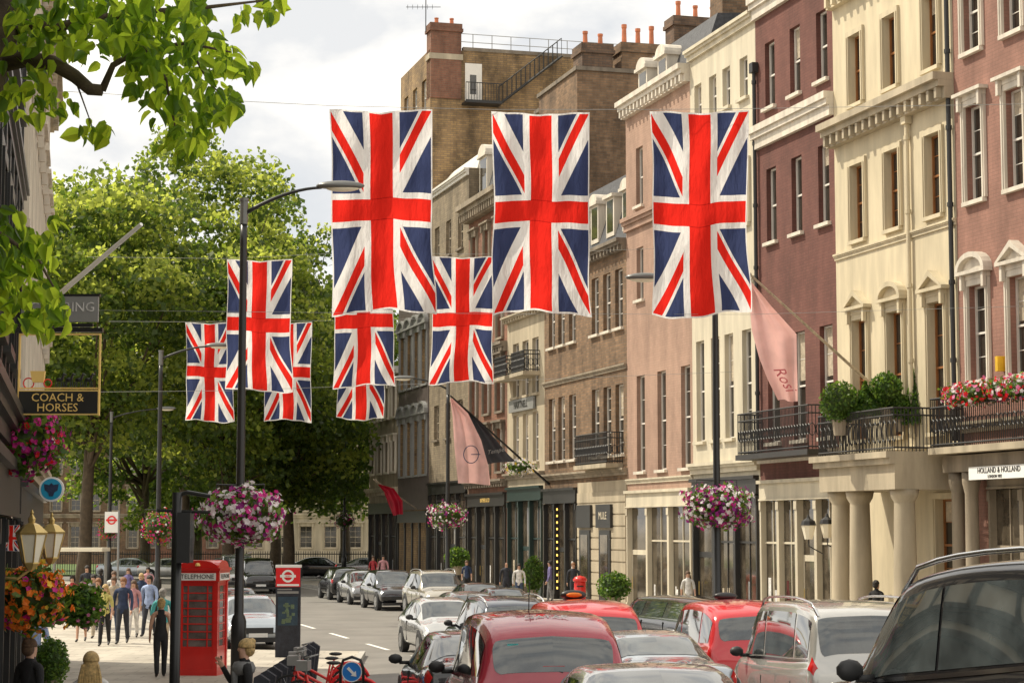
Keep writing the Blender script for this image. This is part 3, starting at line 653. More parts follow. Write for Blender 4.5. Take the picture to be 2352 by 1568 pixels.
# ---------------- left buildings
LA=math.atan2(1,-.217)
def LO(Y): return (lfac(Y),Y,0)
LL=math.hypot(1,.217)
def left(label,Y0,Y1,h,wm,rows,bands,**k):
    w=(Y1-Y0)*LL; return house(label,LO(Y0),LA,w,h,wm,rows,bands,depth=9,**k),w
pub,w=left('black and white timbered public house at the left edge',10,30,12.4,M['cream2'],[
 dict(z0=z,z1=z+1.9,xs=[2+2.6*i for i in range(8)],ww=1.5,bars=(2,2),fm=M['black'],sm=M['black'],st='arc0') for z in (9.2,5.6)],
 [(11.8,12.4,.35,M['black']),(4.4,4.8,.3,M['black']),(8.2,8.5,.15,M['black'])],shop=dict(x0=.3,x1=20,z1=4.2,m=M['black'],nb=8,door=3),name='public_house')
tb=MB().box(.1,20.4,-.03,-.003,8.0,8.2)
for i in range(16): tb.box(.4+i*1.3,.58+i*1.3,-.06,-.004,4.82,11.78)
tb.build('timber_frame',M['black'],pub)
lo,w=left('weathered pale stone building with hooded windows beyond the public house',30,50,14.0,M['stone'],[
 dict(z0=z,z1=z+2.2,xs=[1.6+2.6*i for i in range(7)],ww=1.2,bars=(1,1),st='hood') for z in (11.2,8.2,5.2)],
 [(13.4,14.0,.4,M['stone']),(4.3,4.7,.3,M['stone']),(10.6,10.9,.2,M['stone'])],shop=dict(x0=.3,x1=19.8,z1=4.1,m=M['shopdark'],nb=8,door=3))
# ---------------- background buildings
def bgb(label,x0,x1,Y,h,wm,nf,nc,tr,name='terraced_house'):
    w=x1-x0; rows=[dict(z0=1.5+i*3.6,z1=3.6+i*3.6,xs=[(j+.5)*w/nc for j in range(nc)],ww=min(1.3,w/nc*.5),bars=(1,1),st='hood',sm=tr,fm=M['beige']) for i in range(nf)]
    return house(label,(x0,Y,0),0,w,h,wm,rows,[(h-.6,h,.4,tr),(4.4,4.8,.3,tr)],depth=10,name=name,blind=.1)
bgb('cream terrace with black railings across the square',gx(560,196),gx(900,196),196,17,M['stone'],4,6,M['stone'])
bgb('dark brick terrace behind the trees across the square',gx(330,198),gx(555,198),198,16,M['redb'],4,5,SD)
bgb('brown brick terrace at the far left of the square',gx(60,196),gx(325,196),196,18,M['brownb'],4,6,SD)
fr=thing('railings','long black iron park railings beyond the junction','railings',(0,144,0))
for k in range(12):
    x0=gx(100,144)+k*2.4
    b=MB()
    for i in range(14): b.tube([(x0+i*.17,0,.1),(x0+i*.17,0,1.75)],.024,4)
    b.tube([(x0,0,.35),(x0+2.38,0,.35)],.035,4).tube([(x0,0,1.55),(x0+2.38,0,1.55)],.035,4).build('railing_panel',M['iron'],fr)
# ---------------- trees
def tree(label,x,Y,top,base,rad,ncl,seed,leaf=.36,per=225,lean=0,dark=0):
    rng=np.random.default_rng(seed)
    t=thing('plane_tree',label,'tree',(x,Y,0)); tb_=max(base,5.5)
    tr=MB(); tr.tube([(0,0,-.2),(.1,0,2),(lean*.3,.1,tb_*.8),(lean*.6,.0,tb_+3)],[.5,.38,.32,.24],10)
    cz=(top+base)/2; hz=(top-base)/2
    C=[]
    for i in range(ncl*4):
        d=rng.normal(size=3); d/=np.linalg.norm(d); r=rng.uniform(.4,1)**.6
        p=np.array([d[0]*rad*r+lean,d[1]*rad*r,cz+d[2]*hz*r]); 
        if all(np.linalg.norm(p-q)>1.5 for q in C): C.append(p)
        if len(C)>=ncl: break
    C=np.array(C)
    for q in C[::max(1,len(C)//14)]:
        s0=rng.uniform(tb_*.8,tb_+2); mid=(q*.5+np.array([lean*.5,0,s0])*.5); mid[2]-=.4
        tr.tube([(lean*.4,0,s0),tuple(mid),tuple(q)],[.14,.08,.025],6)
    tr.build('trunk',M['bark'],t,smooth=True)
    P=[];I=[]
    for q in C:
        rr=rng.uniform(.8,2.3); n=int(per*rr*rr/2.2)
        d=rng.normal(size=(n,3)); d[:,2]=np.abs(d[:,2])*.9-.25; d/=np.linalg.norm(d,axis=1)[:,None]; r=rng.uniform(.45,1.08,n)
        p=q+d*(r*rr)[:,None]*np.array([1.15,1.15,.8]); p[:,2]-=.35*((p[:,0]-q[0])**2+(p[:,1]-q[1])**2)/(rr*rr); P.append(p)
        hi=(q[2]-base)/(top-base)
        pr=np.array([.35+dark-.2*hi,.4,.25-dark*.5+.2*hi]); pr=np.clip(pr,.02,1); pr/=pr.sum()  # light leaves favoured near the top, dark ones lower: crown shading put into colour
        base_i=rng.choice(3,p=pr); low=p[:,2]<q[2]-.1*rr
        ii=np.where(rng.random(n)<.65,base_i,rng.choice(3,size=n,p=pr)); ii=np.where(low&(rng.random(n)<.7),0,ii); I.append(ii)  # clump undersides mostly get the dark leaf: shade painted into the foliage
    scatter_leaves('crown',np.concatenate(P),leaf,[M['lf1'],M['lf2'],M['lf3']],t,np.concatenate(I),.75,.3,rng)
    return t
tree('tallest leafy plane tree in the middle of the park edge',gx(420,128),128,zz(325,128),zz(1060,128),8.4,150,1)
tree('leafy plane tree with leaning dark trunk behind the bank sign',gx(190,112),112,zz(430,112),zz(1040,112),6.8,115,2,lean=.6)
tree('leafy plane tree just left of the largest union flag',gx(630,140),140,zz(450,140),zz(1170,140),7.2,115,3)
tree('dark leafy tree between the park and the right hand houses',gx(790,146),146,zz(640,146),zz(1185,146),5.2,90,4,dark=.3)
tree('broad leafy plane tree directly behind the rear row of flags',gx(520,122),122,zz(560,122),zz(1150,122),6.0,95,5)
tree('leafy plane tree at the far left behind the stone building',gx(80,132),132,zz(390,132),zz(1100,132),6.0,85,6)
tree('distant leafy tree filling the gap under the flags',gx(330,150),150,zz(620,150),zz(1200,150),7.4,110,8,dark=.2)
tree('low spreading leafy tree behind the nearest flower basket',gx(660,128),128,zz(860,128),zz(1170,128),4.4,50,9,dark=.2)
tree('low dark tree in front of the distant brick terrace',gx(450,160),160,zz(950,160),zz(1235,160),5.2,60,10,dark=.5)
def bigleaf():
    rng=np.random.default_rng(11)
    t=thing('broad_leaved_tree','overhanging broad heart shaped bright leaves in the upper left','tree',(-5.35,17,ground(-5.35,17)))
    o=Vector(t.location)
    L=lambda px,py,Y: at(px,py,Y)-o
    tr=MB(); tr.tube([(0,0,-.1),(.05,0,1.5),(-.05,0,4.0),L(-60,350,17),L(-20,130,17.2),L(20,40,17.3),L(60,-120,17.4)],[.3,.24,.2,.17,.16,.15,.12],12)
    tr.build('trunk',M['bark'],t,smooth=True)
    def lim(pts,r0,r1,br=None): 
        n=len(pts); b=br or MB(); b.tube([L(*p) for p in pts],[r0+(r1-r0)*i/(n-1) for i in range(n)],7); return b
    br=lim([(-10,150,17.2),(60,135,17.1),(120,145,17),(170,175,16.9),(205,205,16.8),(235,208,16.8)],.08,.05)
    lim([(235,208,16.8),(260,150,16.8),(330,110,16.9),(430,100,17),(530,120,17)],.035,.008,br)
    lim([(330,110,16.9),(380,180,16.8),(400,280,16.8),(410,330,16.8)],.018,.005,br)
    lim([(430,100,17),(480,190,17),(520,230,17)],.014,.004,br)
    lim([(170,175,16.9),(190,230,16.8),(215,300,16.8)],.01,.004,br); br.build('branch',M['bark'],t,smooth=True)
    lim([(30,60,17.3),(140,60,17.4),(300,30,17.5),(450,20,17.6),(620,0,17.6)],.06,.008).build('branch',M['bark'],t,smooth=True)
    lim([(-60,500,17),(20,550,17),(90,600,17),(140,690,17)],.03,.006).build('branch',M['bark'],t,smooth=True)
    cl=[(30,40,75,34),(120,25,75,34),(220,35,75,34),(320,45,75,34),(420,50,65,28),(480,110,50,22),(540,140,34,12),(50,175,60,16),(110,85,70,22),(200,95,60,14),(300,115,60,26),(390,140,60,28),(460,205,55,26),(525,230,32,12),(350,90,70,28),(385,240,45,18),(412,330,38,18),(445,290,45,18),(490,260,36,12),(80,225,48,16),(15,225,40,14),(205,295,24,7),(235,300,20,6),(620,10,32,9),(250,10,55,22),(440,10,50,18),(150,235,30,5),(330,200,35,9),(570,160,18,4),(30,560,55,26),(90,570,40,16),(40,640,55,26),(95,680,45,17),(140,705,32,9),(20,715,45,16),(120,500,14,3),(100,735,30,7),(20,500,30,6),(60,560,14,10),(60,610,60,16),(560,30,25,5)]
    V=[];Fc=[];I=[]
    hp=[(0,0),(.30,.14),(.44,.40),(.38,.68),(.2,.94),(0,1.2)]
    for (cx,cy,rad,n) in cl:
        for k in range(int(n*1.75)):
            a=rng.uniform(0,2*PI); r=rad*math.sqrt(rng.random()); Y=rng.uniform(16.2,18)
            p=at(cx+r*math.cos(a),cy+r*math.sin(a),Y)-o
            s=rng.uniform(.07,.165)
            tip=Vector((rng.normal()*.7,rng.normal()*.5,-.9+rng.normal()*.4)).normalized()
            nrm=Vector((rng.normal()*.7+.2,-.4+rng.normal()*.6,.6+rng.normal()*.5)); nrm=(nrm-tip*nrm.dot(tip)).normalized()
            sd=tip.cross(nrm).normalized(); fold=rng.uniform(.1,.7); curl=rng.uniform(0,.6)
            b=len(V)
            for x,y in hp: V.append(p+tip*(y*s)+nrm*(-curl*s*y*y*.5))
            for q in(-1,1):
                for x,y in hp: V.append(p+tip*((y-(.08 if y<.3 else 0))*s)+sd*(q*x*s)+nrm*(fold*x*s-curl*s*y*y*.5))
            mi=int(rng.random()<.58)
            for qi in(0,1):
                off=b+6+6*qi
                for j in range(5):
                    f=(b+j,b+j+1,off+j+1,off+j) if j<4 else (b+j,b+j+1,off+j)
                    if j==0: f=(b,b+1,off+1)
                    Fc.append(f); I.append(mi)
    me=bpy.data.meshes.new('crown'); me.from_pydata([tuple(v) for v in V],[],Fc)
    me.materials.append(M['ct1']); me.materials.append(M['ct2']); me.polygons.foreach_set('material_index',I); me.polygons.foreach_set('use_smooth',[True]*len(Fc)); me.update()
    mesh_obj('crown',me,t)
bigleaf()
# ---------------- flags
def unionflag(label,px0,px1,py0,py1,Y,seed,group='union flags hung across the street'):
    rng=random.Random(seed); a=at(px0,py0,Y); b=at(px1,py1,Y); W=b.x-a.x; H=a.z-b.z
    nx,nz=24,48; V=[];UV=[];Fc=[]
    ph=[rng.uniform(0,6) for _ in range(8)]; lean=rng.uniform(-.035,.035)*W; A=W*.03
    for j in range(nz+1):
        v=j/nz
        for i in range(nx+1):
            u=i/nx; dn=1-v
            x=(u-.5)*W*(1-.05*math.sin(PI*dn)*(1+.4*math.sin(ph[6])))+lean*math.sin(dn*2+ph[4])+ .016*W*math.sin(dn*7+ph[0])*dn+.01*W*math.sin(dn*13+u*4+ph[7])*dn
            z=-dn*H+ .016*H*math.sin(u*5+ph[1])*dn - .014*H*(1-abs(math.cos(u*PI*1.0)))*(1-dn)+.004*H*math.sin(u*17+ph[2])*dn
            y=A*(1.2*math.sin(u*9+ph[2]+dn*2.5)*(.3+dn)+1.3*math.sin(dn*6+ph[3]+u)+.5*math.sin(u*23+dn*3+ph[5])*(1.1-dn*.6)+.35*math.sin(dn*19+u*6+ph[6]))
            V.append((x,y,z)); UV.append((u,v))
    for j in range(nz):
        for i in range(nx):
            k=j*(nx+1)+i; Fc.append((k,k+1,k+nx+2,k+nx+1))
    me=bpy.data.meshes.new('union_flag'); me.from_pydata(V,[],Fc); uv=me.uv_layers.new(name='UVMap')
    for p in me.polygons:
        for li,vi in zip(p.loop_indices,p.vertices): uv.data[li].uv=UV[vi]
    me.materials.append(M['union']); me.polygons.foreach_set('use_smooth',[True]*len(Fc)); me.update()
    o=mesh_obj('union_flag',me,None,((a.x+b.x)/2,Y,a.z)); tag(o,label,'flag',group)
unionflag('largest union flag row, left flag behind the lamp arm',757,992,250,718,46,1)
unionflag('largest union flag row, middle flag of the three',1130,1358,256,720,46,2)
unionflag('largest union flag row, right flag in front of the pale house',1490,1722,256,724,46,3)
unionflag('mid sized union flag behind the tall left lamp post',519,667,595,897,72,4)
unionflag('mid sized union flag half hidden below the large left flag',768,909,586,888,72,5)
unionflag('mid sized union flag between two large flags',990,1136,588,880,72,6)
unionflag('small union flag beside the second lamp post, leftmost of all flags',425,533,740,967,95,7)
unionflag('small union flag overlapping right of the tall lamp post',606,715,740,967,95,8)
unionflag('small union flag lowest in the stack under the large left flag',774,883,735,962,95,9)
def wire(label,pts,Y,r=.006):
    b=MB(); b.tube([at(px,py,Y) for px,py in pts],r,4); o=b.build('cable',M['grey']); tag(o,label,'cable','cables across the street')
wire('thin cable holding up the top edge of the three large flags',[(40,204),(400,225),(757,243),(1130,252),(1490,252),(1722,250),(2420,238)],46.05)
wire('thin cable along the bottom edge of the three large flags',[(180,712),(757,718),(1130,720),(1722,722),(2450,700)],46.05,.004)
wire('thin cable holding the top of the mid sized flags',[(200,590),(519,594),(768,582),(1136,584),(1830,560)],72.05)
wire('thin cable along the bottom of the mid sized flags',[(200,900),(519,897),(1000,880),(1780,850)],72.05,.006)
wire('thin cable holding the top of the small distant flags',[(250,738),(425,739),(883,735),(1250,720)],95.05,.008)
def cloth_poly(t,rows,m,name='cloth'):
    V=[];Fc=[];nx=12
    R2=[]
    for a,b in zip(rows[:-1],rows[1:]):
        for k in range(4):
            f=k/4; R2.append((at(*a[0]).lerp(at(*b[0]),f),at(*a[1]).lerp(at(*b[1]),f)))
    R2.append((at(*rows[-1][0]),at(*rows[-1][1])))
    for j,(l,r) in enumerate(R2):
        for i in range(nx+1):
            u=i/nx; V.append(tuple(l.lerp(r,u)+Vector((0,.13*math.sin(u*10+j*.12),.02*math.sin(u*7+j*.3)))))
    for j in range(len(R2)-1):
        for i in range(nx): k=j*(nx+1)+i; Fc.append((k,k+1,k+nx+2,k+nx+1))
    me=bpy.data.meshes.new(name); me.from_pydata(V,[],Fc); me.materials.append(m); me.polygons.foreach_set('use_smooth',[True]*len(Fc)); mesh_obj(name,me,t)
b_=thing('shop_flag','long pale pink flag on a slanting pole over the maroon house','flag')
MB().tube([at(2012,892,61),at(1722,630,58)],[.05,.035],8).ell(at(1722,630,58),(.06,.06,.06),8).build('flagpole',M['beige'],b_)
cloth_poly(b_,[((1724,655,58),(1726,650,58)),((1722,700,58),(1770,705,58.3)),((1728,760,58),(1828,768,58.6)),((1745,820,58),(1829,830,58.6)),((1765,870,58),(1831,880,58.6)),((1788,918,58),(1832,922,58.6))],M['pinkflag'])
text('Rosi',.45,at(1800,868,57.7),M['script'],b_,rot=(PI/2,R(-300),0),ext=.002,shear=.5)
t=thing('shop_flag','pale pink flag with a round monogram beside a charcoal flag','flag')
cloth_poly(t,[((1034,915,91),(1038,915,91)),((1040,960,91),(1075,950,91)),((1043,1020,91),(1105,1010,91)),((1048,1070,91),(1122,1070,91)),((1052,1108,91),(1126,1113,91))],M['pinkflag'])
mb=MB(); c=at(1082,1043,90.7); mb.tube([c+Vector((.34*math.cos(a),0,.4*math.sin(a))) for a in [k*2*PI/18 for k in range(19)]],.02,5); mb.tube([c,c+Vector((.42,0,0))],.02,5); mb.build('monogram',M['navy'],t)
t=thing('shop_flag','charcoal flag with pale script on a slanting black pole','flag')
cloth_poly(t,[((1040,918,91.6),(1046,920,91.6)),((1065,950,91.8),(1092,958,91.8)),((1080,1000,91.8),(1135,1005,92)),((1095,1040,91.8),(1165,1040,92.2)),((1112,1066,91.8),(1184,1058,92.2))],M['darkflag'])
text('Temper',.28,at(1140,1035,91.4),M['grey'],t,rot=(PI/2,R(-12),0),ext=.002,shear=.4)
MB().tube([at(1262,1112,94),at(1034,908,91.3)],[.06,.04],8).build('flagpole',M['black'],t)
t=thing('shop_flag','small crimson flag low over the far pavement','flag')
cloth_poly(t,[((868,1112,117),(872,1112,117)),((882,1130,117),(905,1122,117)),((893,1160,117),(925,1150,117)),((903,1183,117),(926,1180,117))],M['redflag'])
MB().tube([at(960,1170,121),at(858,1100,117)],.04,6).build('flagpole',M['beige'],t)
o=MB().tube([at(60,745,31),at(160,655,30),at(325,515,29)],[.045,.04,.03],8).build('flagpole',M['signwhite']); tag(o,'bare pale wooden flagpole slanting out above the pub signs','flagpole')
# ---------------- flowers
def flowers(label,c,rx,rz,n,pal,name='hanging_basket',cat='hanging basket',fl=.075,group='hanging flower baskets',trail=.25,gn=1.0):
    rng=np.random.default_rng(int(abs(c[0])*100+c[2]*37)%9999)
    t=thing(name,label,cat,tuple(c),group=group)
    MB().ell((0,0,-.05),(rx*.72,rx*.72,rz*.72),14).build('moss_liner',M['lf1'],t,smooth=True)
    def shell(k,r0,r1):
        d=rng.normal(size=(k,3)); d/=np.linalg.norm(d,axis=1)[:,None]; bump=1+.2*np.sin(d[:,0]*7+c[0])*np.cos(d[:,2]*6)+.12*np.sin(d[:,1]*9)
        P=d*(rng.uniform(r0,r1,k)*bump)[:,None]*np.array([rx,rx,rz]); P[:,2]-=np.where(d[:,2]<0,rng.random(k)*trail*rz,0); return P,d
    P,d=shell(int(n*1.2*gn),.72,1.08); scatter_leaves('foliage',P,.13 if rx>.45 else .09,[M['box'],M['boxl']],t,rng=rng)
    tot=sum(w for _,w in pal)
    for key,wt in pal:
        k=int(n*wt/tot); P,d=shell(k,.88,1.12)
        V=[];Fc=[]
        for p,q in zip(P,d):
            q=Vector(q+rng.normal(size=3)*.35).normalized(); a=q.orthogonal().normalized(); b=q.cross(a); s=fl*rng.uniform(.6,1.2); b0=len(V); p=Vector(p)
            V.append(tuple(p-q*s*.25))
            for j in range(10):
                an=j*PI/5; rr=s*(1 if j%2==0 else .72); V.append(tuple(p+(a*math.cos(an)+b*math.sin(an))*rr))
            for j in range(10): Fc.append((b0,b0+1+j,b0+1+(j+1)%10))
        me=bpy.data.meshes.new('blossoms'); me.from_pydata(V,[],Fc); me.materials.append(M[key]); mesh_obj('blossoms',me,t)
    return t
def lamp(label,px,Y,side,ztop=10.0,basket=None,armL=2.4,pal=None,by=1180,blabel='',brx=.85,brz=.52,rise=.75):
    X=gx(px,Y); g=ground(X,Y)+.12
    t=thing('street_lamp',label,'street lamp',(X,Y,g),group='tall black street lamps')
    H=ztop-g
    MB().lathe([(.16,0),(.16,1.3),(.13,1.4),(.1,1.45),(.09,4),(.075,H-.9),(.075,H-.5)],(0,0,0),14).build('pole',M['black'],t,smooth=True)
    MB().cyl((0,0,H-.5),(0,0,H),.085,n=12).cyl((0,0,H),(0,0,H+.06),.1,n=12).build('pole_cap',M['lampgrey'],t)
    pts=[(side*(.05+armL*u),0,H-.25+rise*(1-(1-u)**1.8)*.6) for u in [i/10 for i in range(11)]]
    MB().tube(pts,[.045-.0015*i for i in range(11)],8).build('arm',M['black'],t,smooth=True)
    ex,_,ez=pts[-1]
    MB().ell((ex+side*.4,0,ez+.04),(.52,.17,.11),14,z0=-.45).build('lamp_head',M['lampgrey'],t,smooth=True)
    MB().ell((ex+side*.45,0,ez-.01),(.36,.13,.08),12,z1=.1).build('lens',M['lantern'],t,smooth=True)
    if basket:
        z=zz(by,Y)
        flowers(blabel,Vector((X,Y-.02,z)),brx,brz,basket,pal or [('magenta',3),('whitefl',4),('purple',2)],fl=.06*brx/.85+.005)
        MB().tube([(-.5,0,z-g+.3),(-.5,0,z-g+.62),(0,0,z-g+.6),(.5,0,z-g+.62),(.5,0,z-g+.3)],.02,5).build('basket_bracket',M['iron'],t)
lamp('tall black street lamp nearest on the left, arm over the large flag',550,42,1,ztop=zz(462,42),basket=1100,blabel='large white and magenta petunia basket on the nearest left lamp post',armL=1.6,rise=.9,pal=[('whitefl',6),('magenta',3),('purple',2)])
lamp('black street lamp on the right pavement beneath the right flag',1648,50,-1,ztop=zz(650,50),basket=900,blabel='magenta and white petunia basket on the right pavement lamp post',by=1158,brx=.8,brz=.48,armL=1.3,rise=.6,pal=[('whitefl',4),('magenta',3),('purple',3)])
lamp('second black street lamp on the left beyond the telephone box',362,74,1,ztop=zz(808,74),basket=350,blabel='crimson petunia basket on the second left lamp post',by=1208,brx=.6,brz=.55,pal=[('magenta',4),('redfl',3),('whitefl',1)],armL=1.7)
lamp('third black street lamp on the left near the park tree',250,104,1,ztop=zz(948,104),basket=160,blabel='small red flower basket on the third left lamp post',by=1213,brx=.6,brz=.5,pal=[('redfl',3),('magenta',3)])
lamp('black street lamp rising past the pink and charcoal flags',1028,88,-1,ztop=zz(880,88),basket=400,blabel='pink and white flower basket above the far parked cars',by=1182,brx=.8,brz=.5,armL=1.5)
lamp('farthest black street lamp at the end of the right side',790,132,-1,ztop=zz(998,132),basket=150,blabel='distant pink flower basket at the far junction',by=1195,brx=.8,brz=.5)
# ---------------- cars
def catm(P,t):
    n=len(P)-1; t=min(max(t,0),n); i=min(int(t),n-1); f=t-i
    p0=P[max(i-1,0)];p1=P[i];p2=P[i+1];p3=P[min(i+2,n)]
    m1=(p2-p0)*.5;m2=(p3-p1)*.5
    f2=f*f;f3=f2*f
    return (2*f3-3*f2+1)*p1+(f3-2*f2+f)*m1*.7+(-2*f3+3*f2)*p2+(f3-f2)*m2*.7
TY={
'saloon':dict(st=[(0,.40,.80,.80,.76,.6),(.07,.28,.98,1.0,.86,.7),(.5,.22,1.02,1.05,.89,.7),(.85,.2,.98,1.10,.9,.7),(1.5,.2,.95,1.38,.9,.6),(2.2,.2,.93,1.44,.9,.63),(2.8,.2,.92,1.38,.9,.62),(3.5,.2,.92,.99,.9,.66),(4.1,.22,.84,.88,.88,.7),(4.42,.28,.7,.72,.83,.7),(4.55,.38,.6,.6,.74,.6)],ra=3,wb=6,wr=.33,wx=(.9,3.7)),
'hatch':dict(st=[(0,.42,.82,.82,.74,.6),(.06,.28,.98,1.02,.84,.66),(.42,.22,.98,1.38,.86,.6),(1.0,.2,.95,1.47,.87,.62),(1.7,.2,.93,1.50,.87,.63),(2.35,.2,.92,1.42,.87,.62),(3.05,.2,.92,1.0,.87,.66),(3.6,.22,.84,.88,.85,.7),(3.9,.28,.7,.72,.8,.7),(4.0,.4,.6,.6,.7,.6)],ra=1,wb=5,wr=.31,wx=(.7,3.25)),
'suv':dict(st=[(0,.5,.95,.95,.78,.6),(.06,.36,1.10,1.14,.9,.72),(.4,.3,1.08,1.60,.93,.70),(1.1,.28,1.06,1.74,.94,.72),(2.0,.28,1.04,1.76,.94,.73),(2.7,.28,1.03,1.68,.94,.71),(3.35,.28,1.04,1.12,.94,.7),(4.1,.3,1.0,1.04,.92,.75),(4.55,.36,.85,.88,.88,.75),(4.7,.5,.75,.75,.78,.6)],ra=1,wb=5,wr=.38,wx=(.85,3.8)),
'taxi':dict(st=[(0,.42,.85,.85,.76,.6),(.06,.30,1.08,1.12,.87,.74),(.22,.24,1.09,1.60,.88,.70),(.75,.22,1.07,1.78,.89,.72),(1.6,.2,1.05,1.83,.89,.73),(2.4,.2,1.04,1.79,.89,.72),(2.9,.2,1.03,1.62,.89,.69),(3.25,.2,1.02,1.08,.88,.68),(3.95,.22,.97,1.02,.84,.6),(4.4,.26,.88,.92,.78,.55),(4.55,.36,.7,.7,.7,.5)],ra=1,wb=6,wr=.33,wx=(.85,3.75)),
'van':dict(st=[(0,.5,1.0,1.0,.84,.7),(.05,.34,1.15,1.2,.93,.8),(.22,.28,1.15,1.78,.95,.78),(1.0,.26,1.12,1.92,.96,.8),(2.4,.26,1.1,1.93,.96,.8),(3.2,.26,1.08,1.84,.96,.78),(3.95,.26,1.08,1.2,.95,.78),(4.45,.3,.95,1.0,.9,.75),(4.75,.36,.8,.82,.86,.7),(4.85,.5,.7,.7,.78,.6)],ra=1,wb=5,wr=.34,wx=(.85,3.95)),
}
TY['limo']=dict(st=[tuple([s[0]+(6.2 if i>=6 else (3.1 if i==5 else 0))]+list(s[1:])) for i,s in enumerate(TY['saloon']['st'])],ra=3,wb=6,wr=.34,wx=(.9,9.9))
carc={}
def carmeshes(kind):
    if kind in carc: return carc[kind]
    d=TY[kind]; C=[]; rd=.025 if kind=='taxi' else 0
    for (x,zb,zm,zr,hw,hr) in d['st']:
        cab=zr-zm>.2
        if cab: rows=[(hw*.82,zb),(hw*.97,zb+.1),(hw,(zb+zm)/2),(hw*.985,zm-.12),(hw*.94,zm),(hr+.02,zr-.11-rd),(hr*.8,zr-.025-rd*.6),(0,zr)]
        else: rows=[(hw*.82,zb),(hw*.97,zb+.1),(hw,(zb+zm)/2),(hw*.985,zm-.12),(hw*.93,zm-.03),(hw*.84,zm+.0),(hw*.55,zr),(0,zr+.01)]
        C.append([(x,y,z) for y,z in rows])
    C=np.array(C,float); nS=len(C)-1
    def S(u,v):
        row=np.array([catm(C[:,j],u) for j in range(8)]); return catm(row,v)
    su=6; sv=3
    us=[i/su for i in range(nS*su+1)]; vs=[j/sv for j in range(7*sv+1)]
    G=[[S(u,v) for v in vs] for u in us]
    mb=MB(); V=[];n=len(vs); N=2*n-1
    for g in G:
        V+= [tuple(p) for p in g]+[(p[0],-p[1],p[2]) for p in g[-2::-1]]
    Fc=[]
    for i in range(len(us)-1):
        for j in range(N-1): k=i*N+j; Fc.append((k,k+1,k+N+1,k+N))
        Fc.append((i*N+N-1,i*N,(i+1)*N,(i+1)*N+N-1))
    Fc.append(tuple(range(N))); Fc.append(tuple((len(us)-1)*N+k for k in range(N)))
    mb.add(V,Fc)
    def patch(u0,u1,v0,v1,off=.006,nu=8,nv=5,sides=(1,-1),rc=0):
        m=MB()
        for sd in sides:
            V=[]
            for i in range(nu+1):
                for j in range(nv+1):
                    fu=i/nu; fv=j/nv
                    u=u0+(u1-u0)*fu; vv0=v0+rc*abs(2*fu-1)**4
                    v=vv0+(v1-vv0)*fv
                    p=S(u,v); e=.02
                    du=S(min(u+e,nS),v)-S(max(u-e,0),v); dv=S(u,min(v+e,7))-S(u,max(v-e,0)); nn=np.cross(du,dv); l=np.linalg.norm(nn); nn=nn/l if l>1e-9 else np.array([0,0,1.])
                    if nn[1]*p[1]+ (nn[2] if v>5 else 0)<0 : nn=-nn
                    if v>6.5 and nn[2]<0: nn=-nn
                    q=p+nn*off; V.append((q[0],sd*q[1],q[2]))
            m.add(V,[(i*(nv+1)+j,i*(nv+1)+j+1,(i+1)*(nv+1)+j+1,(i+1)*(nv+1)+j) for i in range(nu) for j in range(nv)])
        return m
    ra,wb=d['ra'],d['wb']; L=d['st'][-1][0]; res={}
    res['body']=mb.mesh('body',[M['p_silver']],smooth=True)
    res['rear_window']=(patch(ra+.14,ra+.86,5.42,7,rc=.25,nu=12) if kind=='taxi' else patch(ra+.12,ra+.88,5.2,7,rc=.2,nu=10)).mesh('rear_window',M['carglass'],smooth=True)
    res['windscreen']=patch(wb+.1,wb+.93,5.12,7).mesh('windscreen',M['carglass'],smooth=True)
    u0=ra+1.05; u1=wb+.42; cuts=[u0,u0+(u1-u0)*.25,u0+(u1-u0)*.62,u1] if kind!='limo' else [u0+(u1-u0)*k/6 for k in range(7)]
    if kind in('hatch','saloon'): cuts=[u0+.1,u0+(u1-u0)*.48,u1]
    if kind=='suv': cuts=[u0-.1,u0+(u1-u0)*.2,u0+(u1-u0)*.6,u1]
    gap=.05 if kind!='suv' else .03
    res['side']=[patch(a+gap,b-gap,4.12,4.88,nu=10,sides=(sd,)).mesh('side_window',M['carglass'],smooth=True) for a,b in zip(cuts[:-1],cuts[1:]) for sd in(1,-1)]
    # bright strip along the waist under the glass
    res['strip']=[patch(cuts[0],cuts[-1],3.97,4.07,off=.009,nu=14,nv=1,sides=(sd,)).mesh('waist_strip',M['chrome'],smooth=True) for sd in(1,-1)]
    tp=dict(taxi=(.5,1.2,2.5,3.4),suv=(.55,1.5,3.0,4.3),van=(.55,1.5,3.0,4.3)).get(kind,(.55,1.25,2.7,3.9))
    res['tail']=[patch(*tp,.008,5,5,sides=(sd,)).mesh('tail_light',M['tail'],smooth=True) for sd in(1,-1)]
    res['headl']=[patch(nS-1.35,nS-.75,3.0,4.4,.008,4,4,sides=(sd,)).mesh('headlight',M['head'],smooth=True) for sd in(1,-1)]
    hw=max(s[4] for s in d['st']); wr=d['wr']
    res['grille']=MB().box(L-.12,L+.015,-.42,.42,.47,.64).mesh('grille',M['plastic'])
    res['bumper']=[MB().box(L-.3,L-.02,-hw*.86,hw*.86,.24,.36).mesh('bumper',M['plastic']),MB().box(-.015,.2,-hw*.8,hw*.8,.3,.44).mesh('bumper',M['plastic'])]
    res['seam']=[]
    for s_ in cuts[1:-1]:
        px_=S(s_,4)[0]
        for sd in(1,-1): res['seam'].append(MB().box(px_-.006,px_+.006,min(sd*(hw-.09),sd*(hw+.004)),max(sd*(hw-.09),sd*(hw+.004)),.35,.86).mesh('door_seam',M['plastic']))
    res['arch']=[MB().cyl((wx,sd*(hw-.16),wr+.02),(wx,sd*(hw+.006),wr+.02),wr+.055,n=22).mesh('wheel_arch',M['plastic']) for wx in d['wx'] for sd in(1,-1)]
